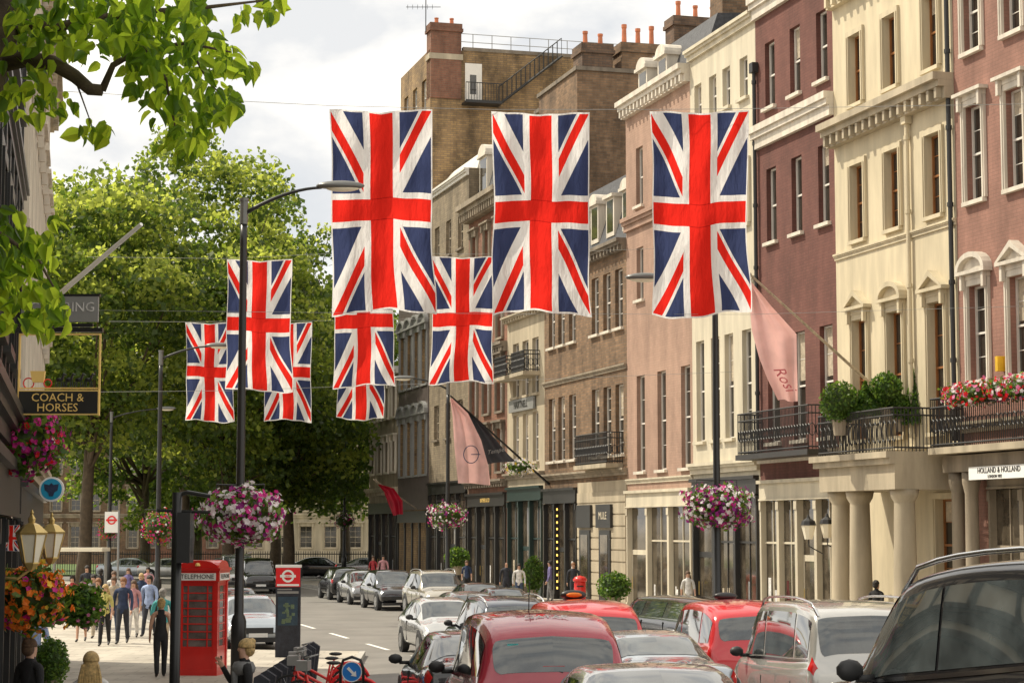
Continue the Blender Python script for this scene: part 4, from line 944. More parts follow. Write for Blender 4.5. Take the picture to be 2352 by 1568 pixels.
    t_=MB(); t_.lathe([(wr*.55,-.1),(wr*.9,-.11),(wr,-.08),(wr,.08),(wr*.9,.11),(wr*.6,.105)],n=24); t_.v=[(v[0],v[2],v[1]) for v in t_.v]; res['tyre']=t_.mesh('tyre',M['tyre'],smooth=False)
    r_=MB(); r_.cyl((0,-.112,0),(0,.112,0),wr*.62,n=20).cyl((0,-.12,0),(0,.12,0),wr*.14,n=10)
    res['rim']=r_.mesh('rim',M['grey'])
    sp_=MB()
    for k in range(5):
        a=k*2*PI/5
        for sd in (-1,1):
            c,s2=math.cos(a),math.sin(a); w_=.035; y=sd*.118
            sp_.quad((c*.03-s2*w_,y,s2*.03+c*w_),(c*wr*.6-s2*w_,y,s2*wr*.6+c*w_),(c*wr*.6+s2*w_,y,s2*wr*.6-c*w_),(c*.03+s2*w_,y,s2*.03-c*w_))
    res['spoke']=sp_.mesh('spokes',M['rim'])
    mi=MB(); zb_=d['st'][wb][2]; xm=S(wb+.35,4)[0]
    mi.ell((xm,hw+.12,zb_+.08),(.07,.11,.075),10).box(xm-.03,xm+.03,hw-.08,hw+.06,zb_+.0,zb_+.05)
    res['mirL']=mi.mesh('mirror',M['plastic'],smooth=True)
    mi2=MB(); mi2.v=[(v[0],-v[1],v[2]) for v in mi.v]; mi2.f=mi.f; mi2.m=mi.m; res['mirR']=mi2.mesh('mirror',M['plastic'],smooth=True)
    res['L']=L; res['hw']=hw; res['S']=S; carc[kind]=res; return res
def car(kind,label,paint,px,Y,slope=-.27,away=True,group='cars in the street',name='car',cat='car',rails=False,X=None,h=1.0,wid=1.0):
    cm=carmeshes(kind); L=cm['L']
    dr=Vector((slope,1,0)).normalized()
    X0=gx(px,Y) if X is None else X
    c=Vector((X0,Y,0))+dr*(L/2)
    f=dr if away else -dr
    a=c-f*L*.35; b=c+f*L*.35; za,zb=ground(a.x,a.y),ground(b.x,b.y)
    pitch=math.atan2(zb-za,L*.7)
    o_=c-f*(L/2); z0=(za+zb)/2-math.tan(pitch)*L/2
    t=thing(name,label,cat,(o_.x,o_.y,z0),0,group)
    t.rotation_euler=(0,-pitch,math.atan2(f.y,f.x)); t.scale=(1,wid,h)
    me=cm['body'].copy(); me.materials.clear(); me.materials.append(M['p_'+paint]); mesh_obj('body',me,t)
    mesh_obj('rear_window',cm['rear_window'],t); mesh_obj('windscreen',cm['windscreen'],t)
    for s in cm['side']: mesh_obj('side_window',s,t)
    for s in cm['tail']: mesh_obj('tail_light',s,t)
    for s in cm['headl']: mesh_obj('headlight',s,t)
    for s in cm['bumper']: mesh_obj('bumper',s,t)
    for s in cm['seam']: mesh_obj('door_seam',s,t)
    for s in cm['arch']: mesh_obj('wheel_arch',s,t)
    if kind in('suv','limo','van'):
        for s in cm['strip']: mesh_obj('waist_strip',s,t)
    mesh_obj('grille',cm['grille'],t)
    for wx in TY[kind]['wx']:
        for sd in(1,-1):
            w=mesh_obj('wheel',cm['tyre'],t,(wx,sd*(cm['hw']-.09),TY[kind]['wr'])); mesh_obj('rim',cm['rim'],w); mesh_obj('spokes',cm['spoke'],w)
    mesh_obj('mirror',cm['mirL'],t); mesh_obj('mirror',cm['mirR'],t)
    MB().box(-.03,.02,-.26,.26,.62,.74).build('number_plate',M['plate'],t); MB().box(L-.02,L+.03,-.26,.26,.38,.49).build('number_plate',M['platew'],t)
    if rails:
        ra,wb=TY[kind]['ra'],TY[kind]['wb']
        for sd in(1,-1):
            P=[Vector(cm['S'](ra+1.0+(wb-ra-.9)*i/8,5.5)) for i in range(9)]
            P=[Vector((p.x,sd*p.y,p.z+(.075 if 0<i<8 else .0))) for i,p in enumerate(P)]
            MB().tube(P,.02,6).build('roof_rail',M['chrome'],t,smooth=True)
    return t
G1='cars queueing in the street'; G2='cars parked along the far right kerb'
q=car('taxi','dark red taxi lettered QATAR on its roof, nearest in the queue','wine',1275,21.8,-.13,group=G1,name='taxi',cat='taxi')
text('QATAR',.10,(.62,0,1.76),M['whitecl'],q,rot=(R(20),0,R(-90)),ext=.003,sx=1.5)
MB().tube([(1.2,.12,1.74),(1.12,.12,2.15)],.006,4).build('aerial',M['plastic'],q)
MB().box(.08,.11,-.12,.12,1.2,1.24).build('brake_light',M['tail'],q)
MB().tube([(.07,-.1,1.17),(.11,.15,1.24),(.14,.32,1.34)],.01,4).build('wiper',M['plastic'],q)
MB().box(.15,.16,.38,.50,1.38,1.48).build('licence_sticker',M['teal'],q)
car('saloon','black saloon car just left of the nearest red taxi','blackc',1125,27,-.14,group=G1)
car('saloon','silver car roof at the bottom edge in front of the taxis','silver',1585,15.2,-.09,group=G1,h=.90)
car('saloon','silver car with glinting rear screen between the red taxis','bluesil',1550,27,-.12,group=G1)
q=car('taxi','bright red taxi in the middle of the queue with lit orange roof sign','red',1378,33,-.16,group=G1,name='taxi',cat='taxi')
b=MB().ell((2.3,0,1.89),(.09,.24,.09),12).build('roof_sign',M['black'],q,smooth=True); MB().ell((2.23,0,1.89),(.05,.15,.045),10).build('sign_lens',M['orange'],b,smooth=True)
q=car('taxi','bright red taxi on the right beside the silver people carrier','red',1745,33,-.14,group=G1,name='taxi',cat='taxi')
MB().ell((2.3,0,1.87),(.09,.22,.07),12).build('roof_sign',M['black'],q,smooth=True)
car('van','silver people carrier with roof rails beside the large black vehicle','whitec',2010,25.8,-.12,group=G1,rails=True,h=.98,wid=.94)
car('suv','large glossy black four by four with silver roof rail at the lower right','blackc',0,12.2,-.37,X=4.5,group=G1,rails=True,h=1.10,wid=1.0)
car('limo','long black stretched limousine standing at the right kerb','blackc',0,45,-.26,X=6.2,group=G1,name='limousine',cat='limousine',h=1.12)
car('suv','dark grey four by four with roof rails behind the middle taxi','darkblue',1195,44,-.22,group=G1,rails=True)
car('hatch','silver hatchback at the left edge of the queue','silver',1050,52,-.24,group=G1,away=False)
car('hatch','grey hatchback behind the silver hatchback','greyc',1115,58,-.26,group=G1,away=False)
car('saloon','dark blue saloon in the parked line nearest the limousine','darkblue',1195,64,-.25,away=False,group=G2)
car('saloon','dark saloon parked second from the limousine end','blackc',1135,70,-.27,away=False,group=G2)
car('suv','pale gold four by four parked with its front to the viewer','champ',1035,76,-.27,away=False,group=G2,rails=True)
car('suv','black four by four parked between gold vehicle and small hatchback','blackc',925,82.5,-.27,away=False,group=G2,h=.93)
car('hatch','small grey hatchback parked among black cars','greyc',852,89,-.27,away=False,group=G2)
car('hatch','black hatchback parked farthest along the right kerb','blackc',802,95,-.27,away=True,group=G2,h=1.03)
car('taxi','black taxi driving in the middle distance','blackc',600,104,-.2,away=False,group='cars in the distance',name='taxi',cat='taxi')
car('van','silver minivan behind the distant black taxi','silver',550,112,-.2,away=False,group='cars in the distance')
car('hatch','pale blue car at the left kerb behind the map pillar','bluesil',595,55.5,-.27,away=False,group='cars at the left kerb')
car('saloon','black saloon at the left kerb beyond the pale blue car','blackc',558,65,-.27,away=False,group='cars at the left kerb')
for px,Y,pn,lb in ((225,134,'bluesil','pale car at the junction, leftmost of the distant cars'),(318,133,'silver','silver car at the junction near the third lamp post'),(445,135,'darkblue','dark blue car at the junction behind the lamp posts'),(770,136,'greyc','grey car at the junction beyond the parked line'),(655,138,'blackc','dark car passing in front of the cream terrace')):
    car('saloon',lb,pn,px,Y,20,group='cars in the distance')
# ---------------- people
def person(label,px,Y,face,h=1.72,shirt='navy',legs='jeans',hair='darkhair',hs='short',stride=.2,arms=('down','down'),sleeve=True,skirt=None,X=None,sk='skin',group=None,bald=False,fem=False):
    X0=gx(px,Y) if X is None else X
    onp = (X0<lk(Y) or X0>rk(Y))
    z=ground(X0,Y)+(.12 if onp else 0)
    t=thing('person',label,'person',(X0,Y,z),face,group)
    k=h/1.72; J=[];E=[];RR=[];G=[]
    def j(x,y,zv,r,ry=None): J.append(Vector((x,y,zv))*k); RR.append((r*k,(ry or r)*k)); return len(J)-1
    def e(a,b,g): E.append((a,b)); G.append(g)
    sw=.165 if fem else .195
    tor='shirt'; wd=1.0 if fem else 1.12
    pel=j(0,0,.93,.15*wd,.115); hem=j(0,0,1.0,.15*wd,.115); wa=j(0,0,1.13,.115*wd,.10); chs=j(0,0,1.3,.135*wd,.115); nb=j(0,-.005,1.41,.08,.075); nk=j(0,.0,1.475,.052); jaw=j(0,.02,1.535,.062,.07); hd=j(0,.008,1.62,.076,.094); tp=j(0,-.005,1.69,.057,.07)
    e(pel,hem,tor); e(hem,wa,tor); e(wa,chs,tor); e(chs,nb,tor); e(nb,nk,'skin'); e(nk,jaw,'skin'); e(jaw,hd,'skin'); e(hd,tp,'skin')
    no=j(0,.105,1.6,.012); e(hd,no,'skin')
    for s,pose in ((-1,arms[0]),(1,arms[1])):
        sh=j(s*sw,0,1.375,.066); e(nb,sh,tor if sleeve else 'skin')
        sg=s*stride
        if pose=='down': el=(s*(sw+.06),-.03-sg*.3,1.12); wr=(s*(sw+.07),.07-sg*.6,.88)
        elif pose=='bent': el=(s*(sw+.04),-.02,1.12); wr=(s*(sw-.03),.22,1.08)
        elif pose=='phone': el=(s*(sw+.06),.12,1.15); wr=(s*(sw-.02),.26,1.38)
        else: el=(s*(sw+.14),-.06,1.15); wr=(s*(sw-.02),.05,1.0)
        a=j(*el,.048 if sleeve else .04); b=j(*wr,.036 if sleeve=='long' else .028)
        dv=(Vector(wr)-Vector(el)).normalized()
        hnd=Vector(wr)+dv*.07; c=j(*hnd,.034,.022)
        e(sh,a,tor if sleeve else 'skin'); e(a,b,tor if sleeve=='long' else 'skin'); e(b,c,'skin')
        sd=Vector((0,1,0)) if abs(dv.y)<.8 else Vector((1,0,0))
        inn=Vector((-s,0,0)) if abs(dv.y)<.8 else Vector((0,0,-1))
        for q in range(4):
            ln=(.07,.08,.075,.06)[q]; p1=hnd+dv*(.03+ln*.4)+sd*(.027-.018*q); p2=hnd+dv*(.03+ln*.9)+sd*(.027-.018*q)+inn*.02
            f1=j(*p1,.009); f2=j(*p2,.0075); e(c,f1,'skin'); e(f1,f2,'skin')
        p1=Vector(wr)+dv*.05+sd*.045; p2=p1+dv*.035+sd*.012+inn*.012
        f1=j(*p1,.011); f2=j(*p2,.009); e(c,f1,'skin'); e(f1,f2,'skin')
        hp=j(s*.08,0,.86,.10); kn=j(s*.085,sg*.45+.02,.49,.07 if not skirt else .055); lift=.04 if sg<0 else 0
        an=j(s*.08,sg*.95-(.03 if sg<0 else 0),.10+lift,.058 if not skirt else .036); hl=j(s*.08,sg*.95+.03,.045+lift*.5,.038); to=j(s*.095,sg*.95+.15,.03,.03)
        lg='skin' if skirt else 'legs'
        e(pel,hp,'legs'); e(hp,kn,lg); e(kn,an,lg); e(an,hl,'shoe'); e(hl,to,'shoe')
    me=bpy.data.meshes.new('b'); me.from_pydata([tuple(v) for v in J],E,[])
    o=bpy.data.objects.new('tmpb',me); COL.objects.link(o)
    md=o.modifiers.new('s','SKIN'); md.use_smooth_shade=True
    if not me.skin_vertices:
        bpy.context.view_layer.objects.active=o
        bpy.ops.mesh.customdata_skin_add()
    for i,(a,b) in enumerate(RR): me.skin_vertices[0].data[i].radius=(a,b)
    me.skin_vertices[0].data[0].use_root=True
    s2=o.modifiers.new('ss','SUBSURF'); s2.levels=1; s2.render_levels=1
    dg=bpy.context.evaluated_depsgraph_get(); nm=bpy.data.meshes.new_from_object(o.evaluated_get(dg)); bpy.data.objects.remove(o)
    mats={'skin':0,'shirt':1,'legs':2,'shoe':3}; nm.materials.clear()
    for m in (M[sk],M[shirt],M[legs],M['shoe']): nm.materials.append(m)
    A=np.array([J[a] for a,b in E]);B=np.array([J[b] for a,b in E]); rr=np.array([(max(RR[a])+max(RR[b]))/2 for a,b in E])
    for p in nm.polygons:
        c=np.array(p.center); ab=B-A; tt=np.clip(((c-A)*ab).sum(1)/((ab*ab).sum(1)+1e-9),0,1); dd=np.linalg.norm(c-(A+ab*tt[:,None]),axis=1)-rr
        p.material_index=mats[G[int(dd.argmin())]]; p.use_smooth=True
    nm.name='body'; mesh_obj('body',nm,t)
    ey=MB()
    for s in(-1,1): ey.ell((s*.03*k,.088*k,1.635*k),(.011,.008,.008),8)
    ey.ell((0,.082*k,1.555*k),(.022,.008,.006),8); ey.build('face',M['brunette'],t)
    H=MB()
    if not bald:
        H.ell((0,-.018*k,1.645*k),(.094*k,.11*k,.105*k),14,z0=-.15)
        H.ell((0,-.045*k,1.60*k),(.088*k,.082*k,.09*k),12)
        if hs=='long':
            H.ell((0,-.07*k,1.47*k),(.11*k,.065*k,.22*k),12)
            for q in range(9):
                a=-.1+q*.025; H.tube([(a*.8*k,-.09*k,1.6*k),(a*1.1*k,(-.115+.02*abs(q-4)/4)*k,1.45*k),(a*1.25*k,-.12*k,1.32*k),(a*1.1*k,-.11*k,(1.2+.03*(q%3))*k)],[.02,.024,.02,.006],5)
        if hs=='bun': H.ell((.01,-.085*k,1.70*k),(.05*k,.05*k,.05*k),10)
        if hs=='bob': H.ell((0,-.03*k,1.58*k),(.105*k,.09*k,.1*k),12)
        H.build('hair',M[hair],t,smooth=True)
    if skirt: MB().lathe([(.13*k,1.1*k),(.16*k,.95*k),(.2*k,.75*k),(.23*k,.55*k)],(0,0,0),16).build('skirt',M[skirt],t,smooth=True)
    return t
GP_='people walking on the left pavement'
TW=PI
person('woman in a black sleeveless top walking away beside the telephone box',372,44,.2,1.70,'blackcl','blackcl','blonde','bun',.12,sleeve=False,fem=True,group=GP_)
person('woman with long blonde hair and white top at the bottom left',214,23,.1,1.74,'whitecl','jeans','blonde','long',.1,sleeve='long',fem=True,group=GP_)
person('woman with brown hair in a bun and black jacket at the left edge',74,26,-.5,1.74,'blackcl','blackcl','brunette','bun',.1,sleeve='long',fem=True,group=GP_)
w_=person('blonde woman holding a telephone up, grey scarf over black coat',566,25.5,PI/2+.3,1.72,'blackcl','blackcl','blonde','bun',.05,arms=('bent','phone'),sleeve='long',fem=True,group=GP_)
w_.location.z=.24
MB().lathe([(.09,1.28),(.14,1.32),(.155,1.38),(.12,1.45),(.07,1.46)],(0,.02,0),14).box(-.06,.02,.1,.17,.98,1.34).box(.0,.09,.09,.16,.9,1.34).build('scarf',M['greycl'],w_,smooth=True)
ph=thing('telephone','small dark mobile telephone held by the blonde woman','telephone',tuple(Vector(w_.location)+Vector((-.32,.10,1.38))))
MB().box(-.008,.008,-.035,.035,0,.14).build('case',M['plastic'],ph)
person('man in a blue shirt at the bottom left corner, seen from behind',82,37,.1,1.74,'skyshirt','jeans','darkhair','short',.1,group=GP_,sleeve='long')
person('man in dark blue shirt and trousers walking towards the viewer',284,57,TW,1.85,'navy','suit','ginger','short',.28,group=GP_,sleeve='long')
person('woman in a yellow top walking in front of a group',243,56,TW,1.68,'yellow','blackcl','blonde','long',.24,fem=True,group=GP_)
person('woman in a pink top beside the man in dark blue',308,60,TW,1.7,'pinktop','whitecl','brunette','long',.22,fem=True,group=GP_)
person('man in a pale blue shirt with dark trousers by the kerb',344,61,TW-.2,1.82,'skyshirt','suit','darkhair','short',.25,group=GP_,sleeve='long')
person('person in a turquoise shirt seen from behind by the telephone box',375,50,.1,1.74,'teal','beige','greyhair','short',.15,group=GP_)
person('woman in a cyan skirt and pale top in the pavement crowd',190,58,TW,1.7,'whitecl','cyan','brunette','long',.2,skirt='cyan',fem=True,group=GP_)
person('man in grey behind the woman in cyan',215,64,TW,1.78,'greycl','blackcl','darkhair','short',.25,group=GP_,sleeve='long')
person('man in white shirt farthest in the pavement crowd',262,68,TW,1.8,'whitecl','suit','brunette','short',.2,group=GP_,sleeve='long')
person('person in a dark coat walking away near the third lamp post',232,74,.1,1.76,'blackcl','jeans','darkhair','short',.2,group=GP_,sleeve='long')
person('person with a red top under the flower bush',167,66,TW,1.7,'redcl','blackcl','darkhair','bob',.2,fem=True,group=GP_)
person('man in a beige jacket between the yellow top and the dark blue shirt',262,61,TW,1.78,'beige','jeans','brunette','short',.2,group=GP_,sleeve='long')
person('woman in navy behind the man in the pale blue shirt',325,70,TW,1.68,'navy','jeans','blonde','bob',.2,fem=True,group=GP_,sleeve='long')
person('man in a black jacket at the back left of the crowd',200,78,TW,1.8,'suit','suit','darkhair','short',.2,group=GP_,sleeve='long')
person('woman in a purple top at the back of the crowd',295,80,TW,1.66,'purplecl','blackcl','brunette','long',.2,fem=True,group=GP_)
person('person in a pale pink shirt far back beside the lamp post',340,84,TW,1.76,'pinktop','jeans','darkhair','short',.2,group=GP_)
person('man in a green and beige outfit left of the woman in yellow',226,60,TW,1.76,'greycl','beige','ginger','short',.22,group=GP_)
GR='people on the right pavement'
person('man in a purple shirt and grey trousers by the red pillar box',1263,89,PI/2,1.82,'purplecl','greycl','darkhair','short',.08,group=GR,sleeve='long')
person('bald man in a dark suit behind the parked cars',1163,88,TW,1.8,'suit','suit','darkhair',bald=True,group=GR,sleeve='long')
person('man in pale jacket beside the bald man in the suit',1192,87,TW,1.72,'whitecl','jeans','darkhair','short',group=GR,sleeve='long')
person('person in dark top leaning by the far shopfront',1072,97,TW,1.7,'navy','blackcl','brunette','bob',group=GR,fem=True)
person('person standing in the lit doorway of the brown terrace',1317,88,TW,1.75,'suit','suit','ginger','short',group=GR,sleeve='long')
person('man in pale pink shirt beyond the black parked cars',880,108,TW,1.82,'pinktop','suit','darkhair','short',group=GR,sleeve='long')
person('woman in red top beyond the black parked cars',857,112,TW,1.7,'redcl','blackcl','brunette','long',group=GR,fem=True)
person('person with dark hair by the columned porch',2012,57,-.8,1.75,'blackcl','blackcl','darkhair','short',group=GR,sleeve='long')
person('person in white outside the dark shop window',1580,72,TW,1.72,'whitecl','beige','brunette','long',group=GR,fem=True)
# ---------------- street furniture
def phonebox():
    X=gx(467,45); Y=45
    t=thing('telephone_box','red telephone box on the left pavement','telephone box',(X,Y,ground(X,Y)+.12),R(-6))
    w=.46; m=M['tel']
    fr=MB(); fr.box(-w,w,-w,w,0,.14)
    for sx in(-1,1):
        for sy in(-1,1): fr.box(min(sx*w,sx*(w-.1)),max(sx*w,sx*(w-.1)),min(sy*w,sy*(w-.1)),max(sy*w,sy*(w-.1)),.14,2.06)
    fr.build('frame',m,t)
    ro=MB(); ro.box(-w-.03,w+.03,-w-.03,w+.03,2.062,2.3).box(-w-.06,w+.06,-w-.06,w+.06,2.302,2.36)
    n=8
    for ax in 'xy': ro.prism([((w+.0)*math.cos(PI*i/n),2.362+.17*math.sin(PI*i/n)) for i in range(n+1)],-w-(.01 if ax=='x' else 0),w+(.01 if ax=='x' else 0),ax)
    ro.build('roof',m,t)
    for k,rz in enumerate((0,-PI/2,PI/2,PI)):
        p=MB() 
        p.box(-w+.1,w-.1,-w+.02,-w+.06,.14,.62).box(-w+.1,w-.1,-w+.02,-w+.06,1.98,2.06)
        for i in range(9): z=.62+i*.17; p.box(-w+.1,w-.1,-w+.025,-w+.055,z-.012,z+.012)
        for x in(-.22,.22): p.box(x-.014,x+.014,-w+.022,-w+.058,.62,1.98)
        for x in(-w+.115,w-.115): p.box(x-.015,x+.015,-w+.02,-w+.06,.62,1.98)
        o=p.build('door' if k==0 else 'side_panel',m,t); o.rotation_euler=(0,0,rz)
        MB().box(-w+.13,w-.13,-w+.038,-w+.044,.62,1.98).build('pane',M['boxglass'],o)
        s=MB().box(-w+.04,w-.04,-w-.038,-w-.032,2.09,2.25).build('sign_panel',M['signwhite'],o)
        text('TELEPHONE',.14,(0,-w-.042,2.17),M['black'],s,ext=.002)
    MB().lathe([(.02,0),(.06,.01),(.05,.06),(.0,.08)],(0,-w-.02,2.40),8).build('crown_emblem',M['gold'],t)
phonebox()
def roundel(t,x,y,z,r,ring,bar,txt=None):
    b=MB(); n=24
    for i in range(n):
        a,b2=2*PI*i/n,2*PI*(i+1)/n
        b.prism([(x+r*math.cos(a),z+r*math.sin(a)),(x+r*math.cos(b2),z+r*math.sin(b2)),(x+r*.68*math.cos(b2),z+r*.68*math.sin(b2)),(x+r*.68*math.cos(a),z+r*.68*math.sin(a))],y-.01,y)
    b.box(x-r*1.25,x+r*1.25,y-.02,y-.011,z-r*.2,z+r*.2)
    o=b.build('roundel',ring,t)
    if txt: text(txt,r*.28,(x,y-.025,z),bar,o,ext=.002)
X=gx(663,51); t=thing('map_pillar','slim dark map pillar with red bus roundel panel on top','information pillar',(X,51,ground(X,51)+.12))
MB().box(-.31,.31,-.09,.09,0,2.25).build('panel',M['suit'],t); MB().box(-.27,.27,-.096,-.092,1.6,1.66).box(-.27,.1,-.096,-.092,1.69,1.72).build('caption',M['grey'],t)
MB().box(-.25,.25,-.1,-.092,.8,1.52).build('map',M['mapblue'],t)
b=MB()
for i in range(16): x=random.uniform(-.23,.14); z=random.uniform(.83,1.38); b.box(x,x+random.uniform(.04,.1),-.105-.0005*i,-.101,z,z+random.uniform(.04,.12))
b.build('map_blocks',M['mapgreen'],t)
MB().box(-.325,.325,-.1,.1,2.252,2.32).build('cap',M['signwhite'],t)
p=MB().box(-.31,.31,-.106,-.101,1.77,2.25).build('bus_sign',M['signred'],t); roundel(t,0,-.11,2.04,.16,M['signwhite'],M['signred'],'BUSES')
MB().box(-.28,.28,-.112,-.107,1.79,1.84).build('caption_strip',M['signwhite'],t)
X=gx(255,72); t=thing('bus_stop','white bus stop flag with red roundel near the third lamp','bus stop sign',(X,72,ground(X,72)+.12))
MB().cyl((.25,0,0),(.25,0,3.9),.04,n=8).build('pole',M['grey'],t); MB().box(-.25,.25,-.03,.03,3.1,3.85).build('sign_plate',M['signwhite'],t); roundel(t,0,-.035,3.55,.16,M['signred'],M['signwhite'])
X=gx(180,66); t=thing('bus_shelter','glass roofed bus shelter on the left pavement','bus shelter',(X,66,ground(X,66)+.12))
MB().box(-1.0,.9,-.6,.7,2.5,2.62).build('roof',M['lantern'],t)
for x in(-.9,.8): MB().cyl((x,.5,0),(x,.5,2.5),.05,n=8).build('post',M['grey'],t)
X=gx(810,30); t=thing('keep_right_sign','round blue arrow sign in a black hoop in the carriageway','road sign',(X,30,ground(X,30)))
MB().tube([(-.17,0,0),(-.17,0,.85),(-.13,0,.97),(0,0,1.02),(.13,0,.97),(.17,0,.85),(.17,0,0)],.022,8).tube([(-.17,0,.5),(.17,0,.5)],.02,6).build('hoop',M['black'],t,smooth=True)
d=MB().cyl((0,-.02,.8),(0,.01,.8),.145,n=28).build('sign_disc',M['signblue'],t); MB().tube([(.145*math.cos(a),-.022,.8+.145*math.sin(a)) for a in [k*PI/14 for k in range(29)]],.007,4).build('rim',M['signwhite'],d)
MB().prism([(-.075,.845),(-.045,.875),(.035,.79),(.06,.815),(.07,.73),(-.015,.745),(.008,.765)],-.03,-.022).build('arrow',M['signwhite'],d)
X=gx(405,20); t=thing('traffic_signal','black traffic signal post seen from behind at lower left','traffic signal',(X,20,ground(X,20)+.12))
H=zz(1130,20)-t.location.z
MB().cyl((0,0,-.1),(0,0,H),.055,.05,n=12).cyl((0,0,0),(0,0,.25),.1,.09,n=12).build('post',M['black'],t,smooth=True)
MB().tube([(0,0,H-.03),(.1,0,H),(.33,0,H-.04)],.022,8).tube([(-.2,.0,H-.18),(.33,0,H-.2)],.018,6).build('bracket',M['black'],t)
MB().box(.02,.15,-.12,.12,H-.7,H-.2).ell((.11,0,H-.45),(.07,.12,.26),12).build('signal_head',M['plastic'],t)
X=gx(1332,78); t=thing('pillar_box','red cylindrical pillar box on the right pavement','post box',(X,78,.12))
MB().lathe([(.26,0),(.26,.15),(.23,.17),(.23,1.15),(.23,1.2)],n=20).build('body',M['tel'],t,smooth=True); MB().lathe([(.27,1.2),(.28,1.28),(.2,1.38),(.02,1.43)],n=20).build('cap',M['tel'],t,smooth=True); MB().box(-.13,.13,-.24,-.2,1.0,1.05).build('slot',M['black'],t)
# bikes and docks
wb_=MB(); wb_.tube([(.32*math.cos(a),0,.32*math.sin(a)) for a in [k*PI/10 for k in range(21)]],.022,6); wheel_m=wb_.mesh('bw',M['tyre'],smooth=True)
sp2=MB()
for k in range(8): a=k*PI/8; sp2.tube([(-.31*math.cos(a),0,-.31*math.sin(a)),(.31*math.cos(a),0,.31*math.sin(a))],.003,3)
spoke_m=sp2.mesh('sp',M['rim'])
fm_=MB().tube([(-.5,0,.33),(-.12,0,.36),(.38,0,.62),(.42,0,.75)],.028,8).tube([(-.12,0,.36),(-.2,0,.8)],.02,6).tube([(-.5,0,.33),(-.18,0,.62)],.016,6).tube([(.42,0,.75),(.52,.0,.33)],.02,6).mesh('fr',M['tel'],smooth=True)
md_=MB().tube([(-.5+.37*math.cos(a),0,.33+.37*math.sin(a)) for a in [PI*.1+k*PI*.08 for k in range(11)]],.03,5).mesh('mg',M['signred'],smooth=True)
hb_=MB().tube([(.42,0,.75),(.38,0,1.02)],.018,6).tube([(.28,-.28,1.06),(.4,-.12,1.03),(.4,.12,1.03),(.28,.28,1.06)],.015,6).box(.36,.56,-.13,.13,.82,.98).mesh('hb',M['grey'])
sd_=MB().ell((-.22,0,.86),(.13,.08,.035),10).mesh('sd',M['plastic'],smooth=True)
BL=['red hire bicycle nearest the bottom edge in the dock row','second red hire bicycle in the dock row','third red hire bicycle in the dock row','farthest red hire bicycle in the dock row']
for k in range(4):
    Y=(32.8,34.2,36.6,38.0)[k]; X=(-2.95,-3.25,-3.5,-3.55)[k]
    t=thing('hire_bicycle',BL[k],'bicycle',(X,Y,ground(X,Y)+(.12 if X<lk(Y) else 0)),R((172,178,184,176)[k]),'hire bicycles in the dock')
    for wx in(-.5,.52): w=mesh_obj('wheel',wheel_m,t,(wx,0,.33)); mesh_obj('spokes',spoke_m,w)
    mesh_obj('frame',fm_,t); mesh_obj('mudguard',md_,t); mesh_obj('handlebar',hb_,t); mesh_obj('saddle',sd_,t)
for k in range(11):
    Y=32.6+k*1.0; X=-4.12-.015*k
    t=thing('docking_post','dark docking post, number %s from the viewer along the kerb'%['one','two','three','four','five','six','seven','eight','nine','ten','eleven'][k],'docking post',(X,Y,ground(X,Y)+.12),0,'bicycle docking posts')
    MB().prism([(-.12,0),(.12,0),(.2,.75),(.05,.85),(-.05,.8)],-.09,.09).build('post',M['suit'],t); MB().box(.1,.17,-.06,.06,.62,.7).build('lock',M['grey'],t)
# pub signs
t=thing('pub_sign','framed hanging sign reading COACH & HORSES with coach and horses','hanging sign',tuple(at(136,860,24)))
sc=24/F
def sz(py): return (860-py)*sc
def sx(px): return (px-136)*sc
f=MB(); x0,x1=sx(42),sx(231)
f.box(x0,x0+.02,-.02,.02,sz(955),sz(765)).box(x1-.02,x1,-.02,.02,sz(955),sz(765)).box(x0+.02,x1-.02,-.02,.02,sz(769),sz(765)).build('frame',M['gold'],t)
MB().box(x0-.02,x1+.02,-.04,.04,sz(762),sz(752)).box(x0-.9,x1-.1,-.025,.025,sz(750),sz(742)).box(x0+.0,x0+.04,-.03,.03,sz(765),sz(740)).build('bracket',M['black'],t)
MB().box(x0+.005,x1-.005,-.03,.03,sz(953),sz(896)).build('name_panel',M['gold'],t); bo=MB().box(x0+.02,x1-.02,-.034,.034,sz(950),sz(899)).build('board',M['black'],t)
text('COACH &',.14,(sx(135),-.04,sz(914)),M['gold'],bo,ext=.003); text('HORSES',.14,(sx(135),-.04,sz(937)),M['gold'],bo,ext=.003)
MB().box(x0+.03,x1-.03,-.02,.02,sz(893),sz(890)).build('base_rail',M['gold'],t)
MB().prism([(sx(70),sz(852)),(sx(104),sz(852)),(sx(101),sz(878)),(sx(76),sz(878))],-.03,.03).build('coach',M['gold'],t)
for cx,r in((66,12),(110,9)):
    b=MB(); b.tube([(sx(cx)+r*sc*math.cos(a),0,sz(880)+r*sc*math.sin(a)) for a in [k*PI/8 for k in range(17)]],.008,4); b.build('coach_wheel',M['signred'],t)
for hx in(137,158,181,203):
    b=MB(); c=sx(hx); b.ell((c,0,sz(872)),(.045,.02,.026),8).tube([(c+.03,0,sz(870)),(c+.055,0,sz(858)),(c+.08,0,sz(861))],[.02,.014,.01],5)
    for dx in(-.04,-.02,.02,.04): b.tube([(c+dx,0,sz(875)),(c+dx*1.3,0,sz(889))],.007,4)
    b.build('horse_figure',M['black'],t)
t=thing('shop_sign','grey green projecting board above the pub sign','hanging sign',tuple(at(150,710,25)))
MB().box(-.55,.42,-.03,.03,-.16,.16).build('board',M['grey'],t); text('CATERING',.17,(-.03,-.035,.02),M['whitecl'],t,ext=.002); MB().box(-.57,.44,-.035,.035,.162,.19).box(-.6,-.55,-.03,.03,-.3,.3).build('bracket',M['black'],t)
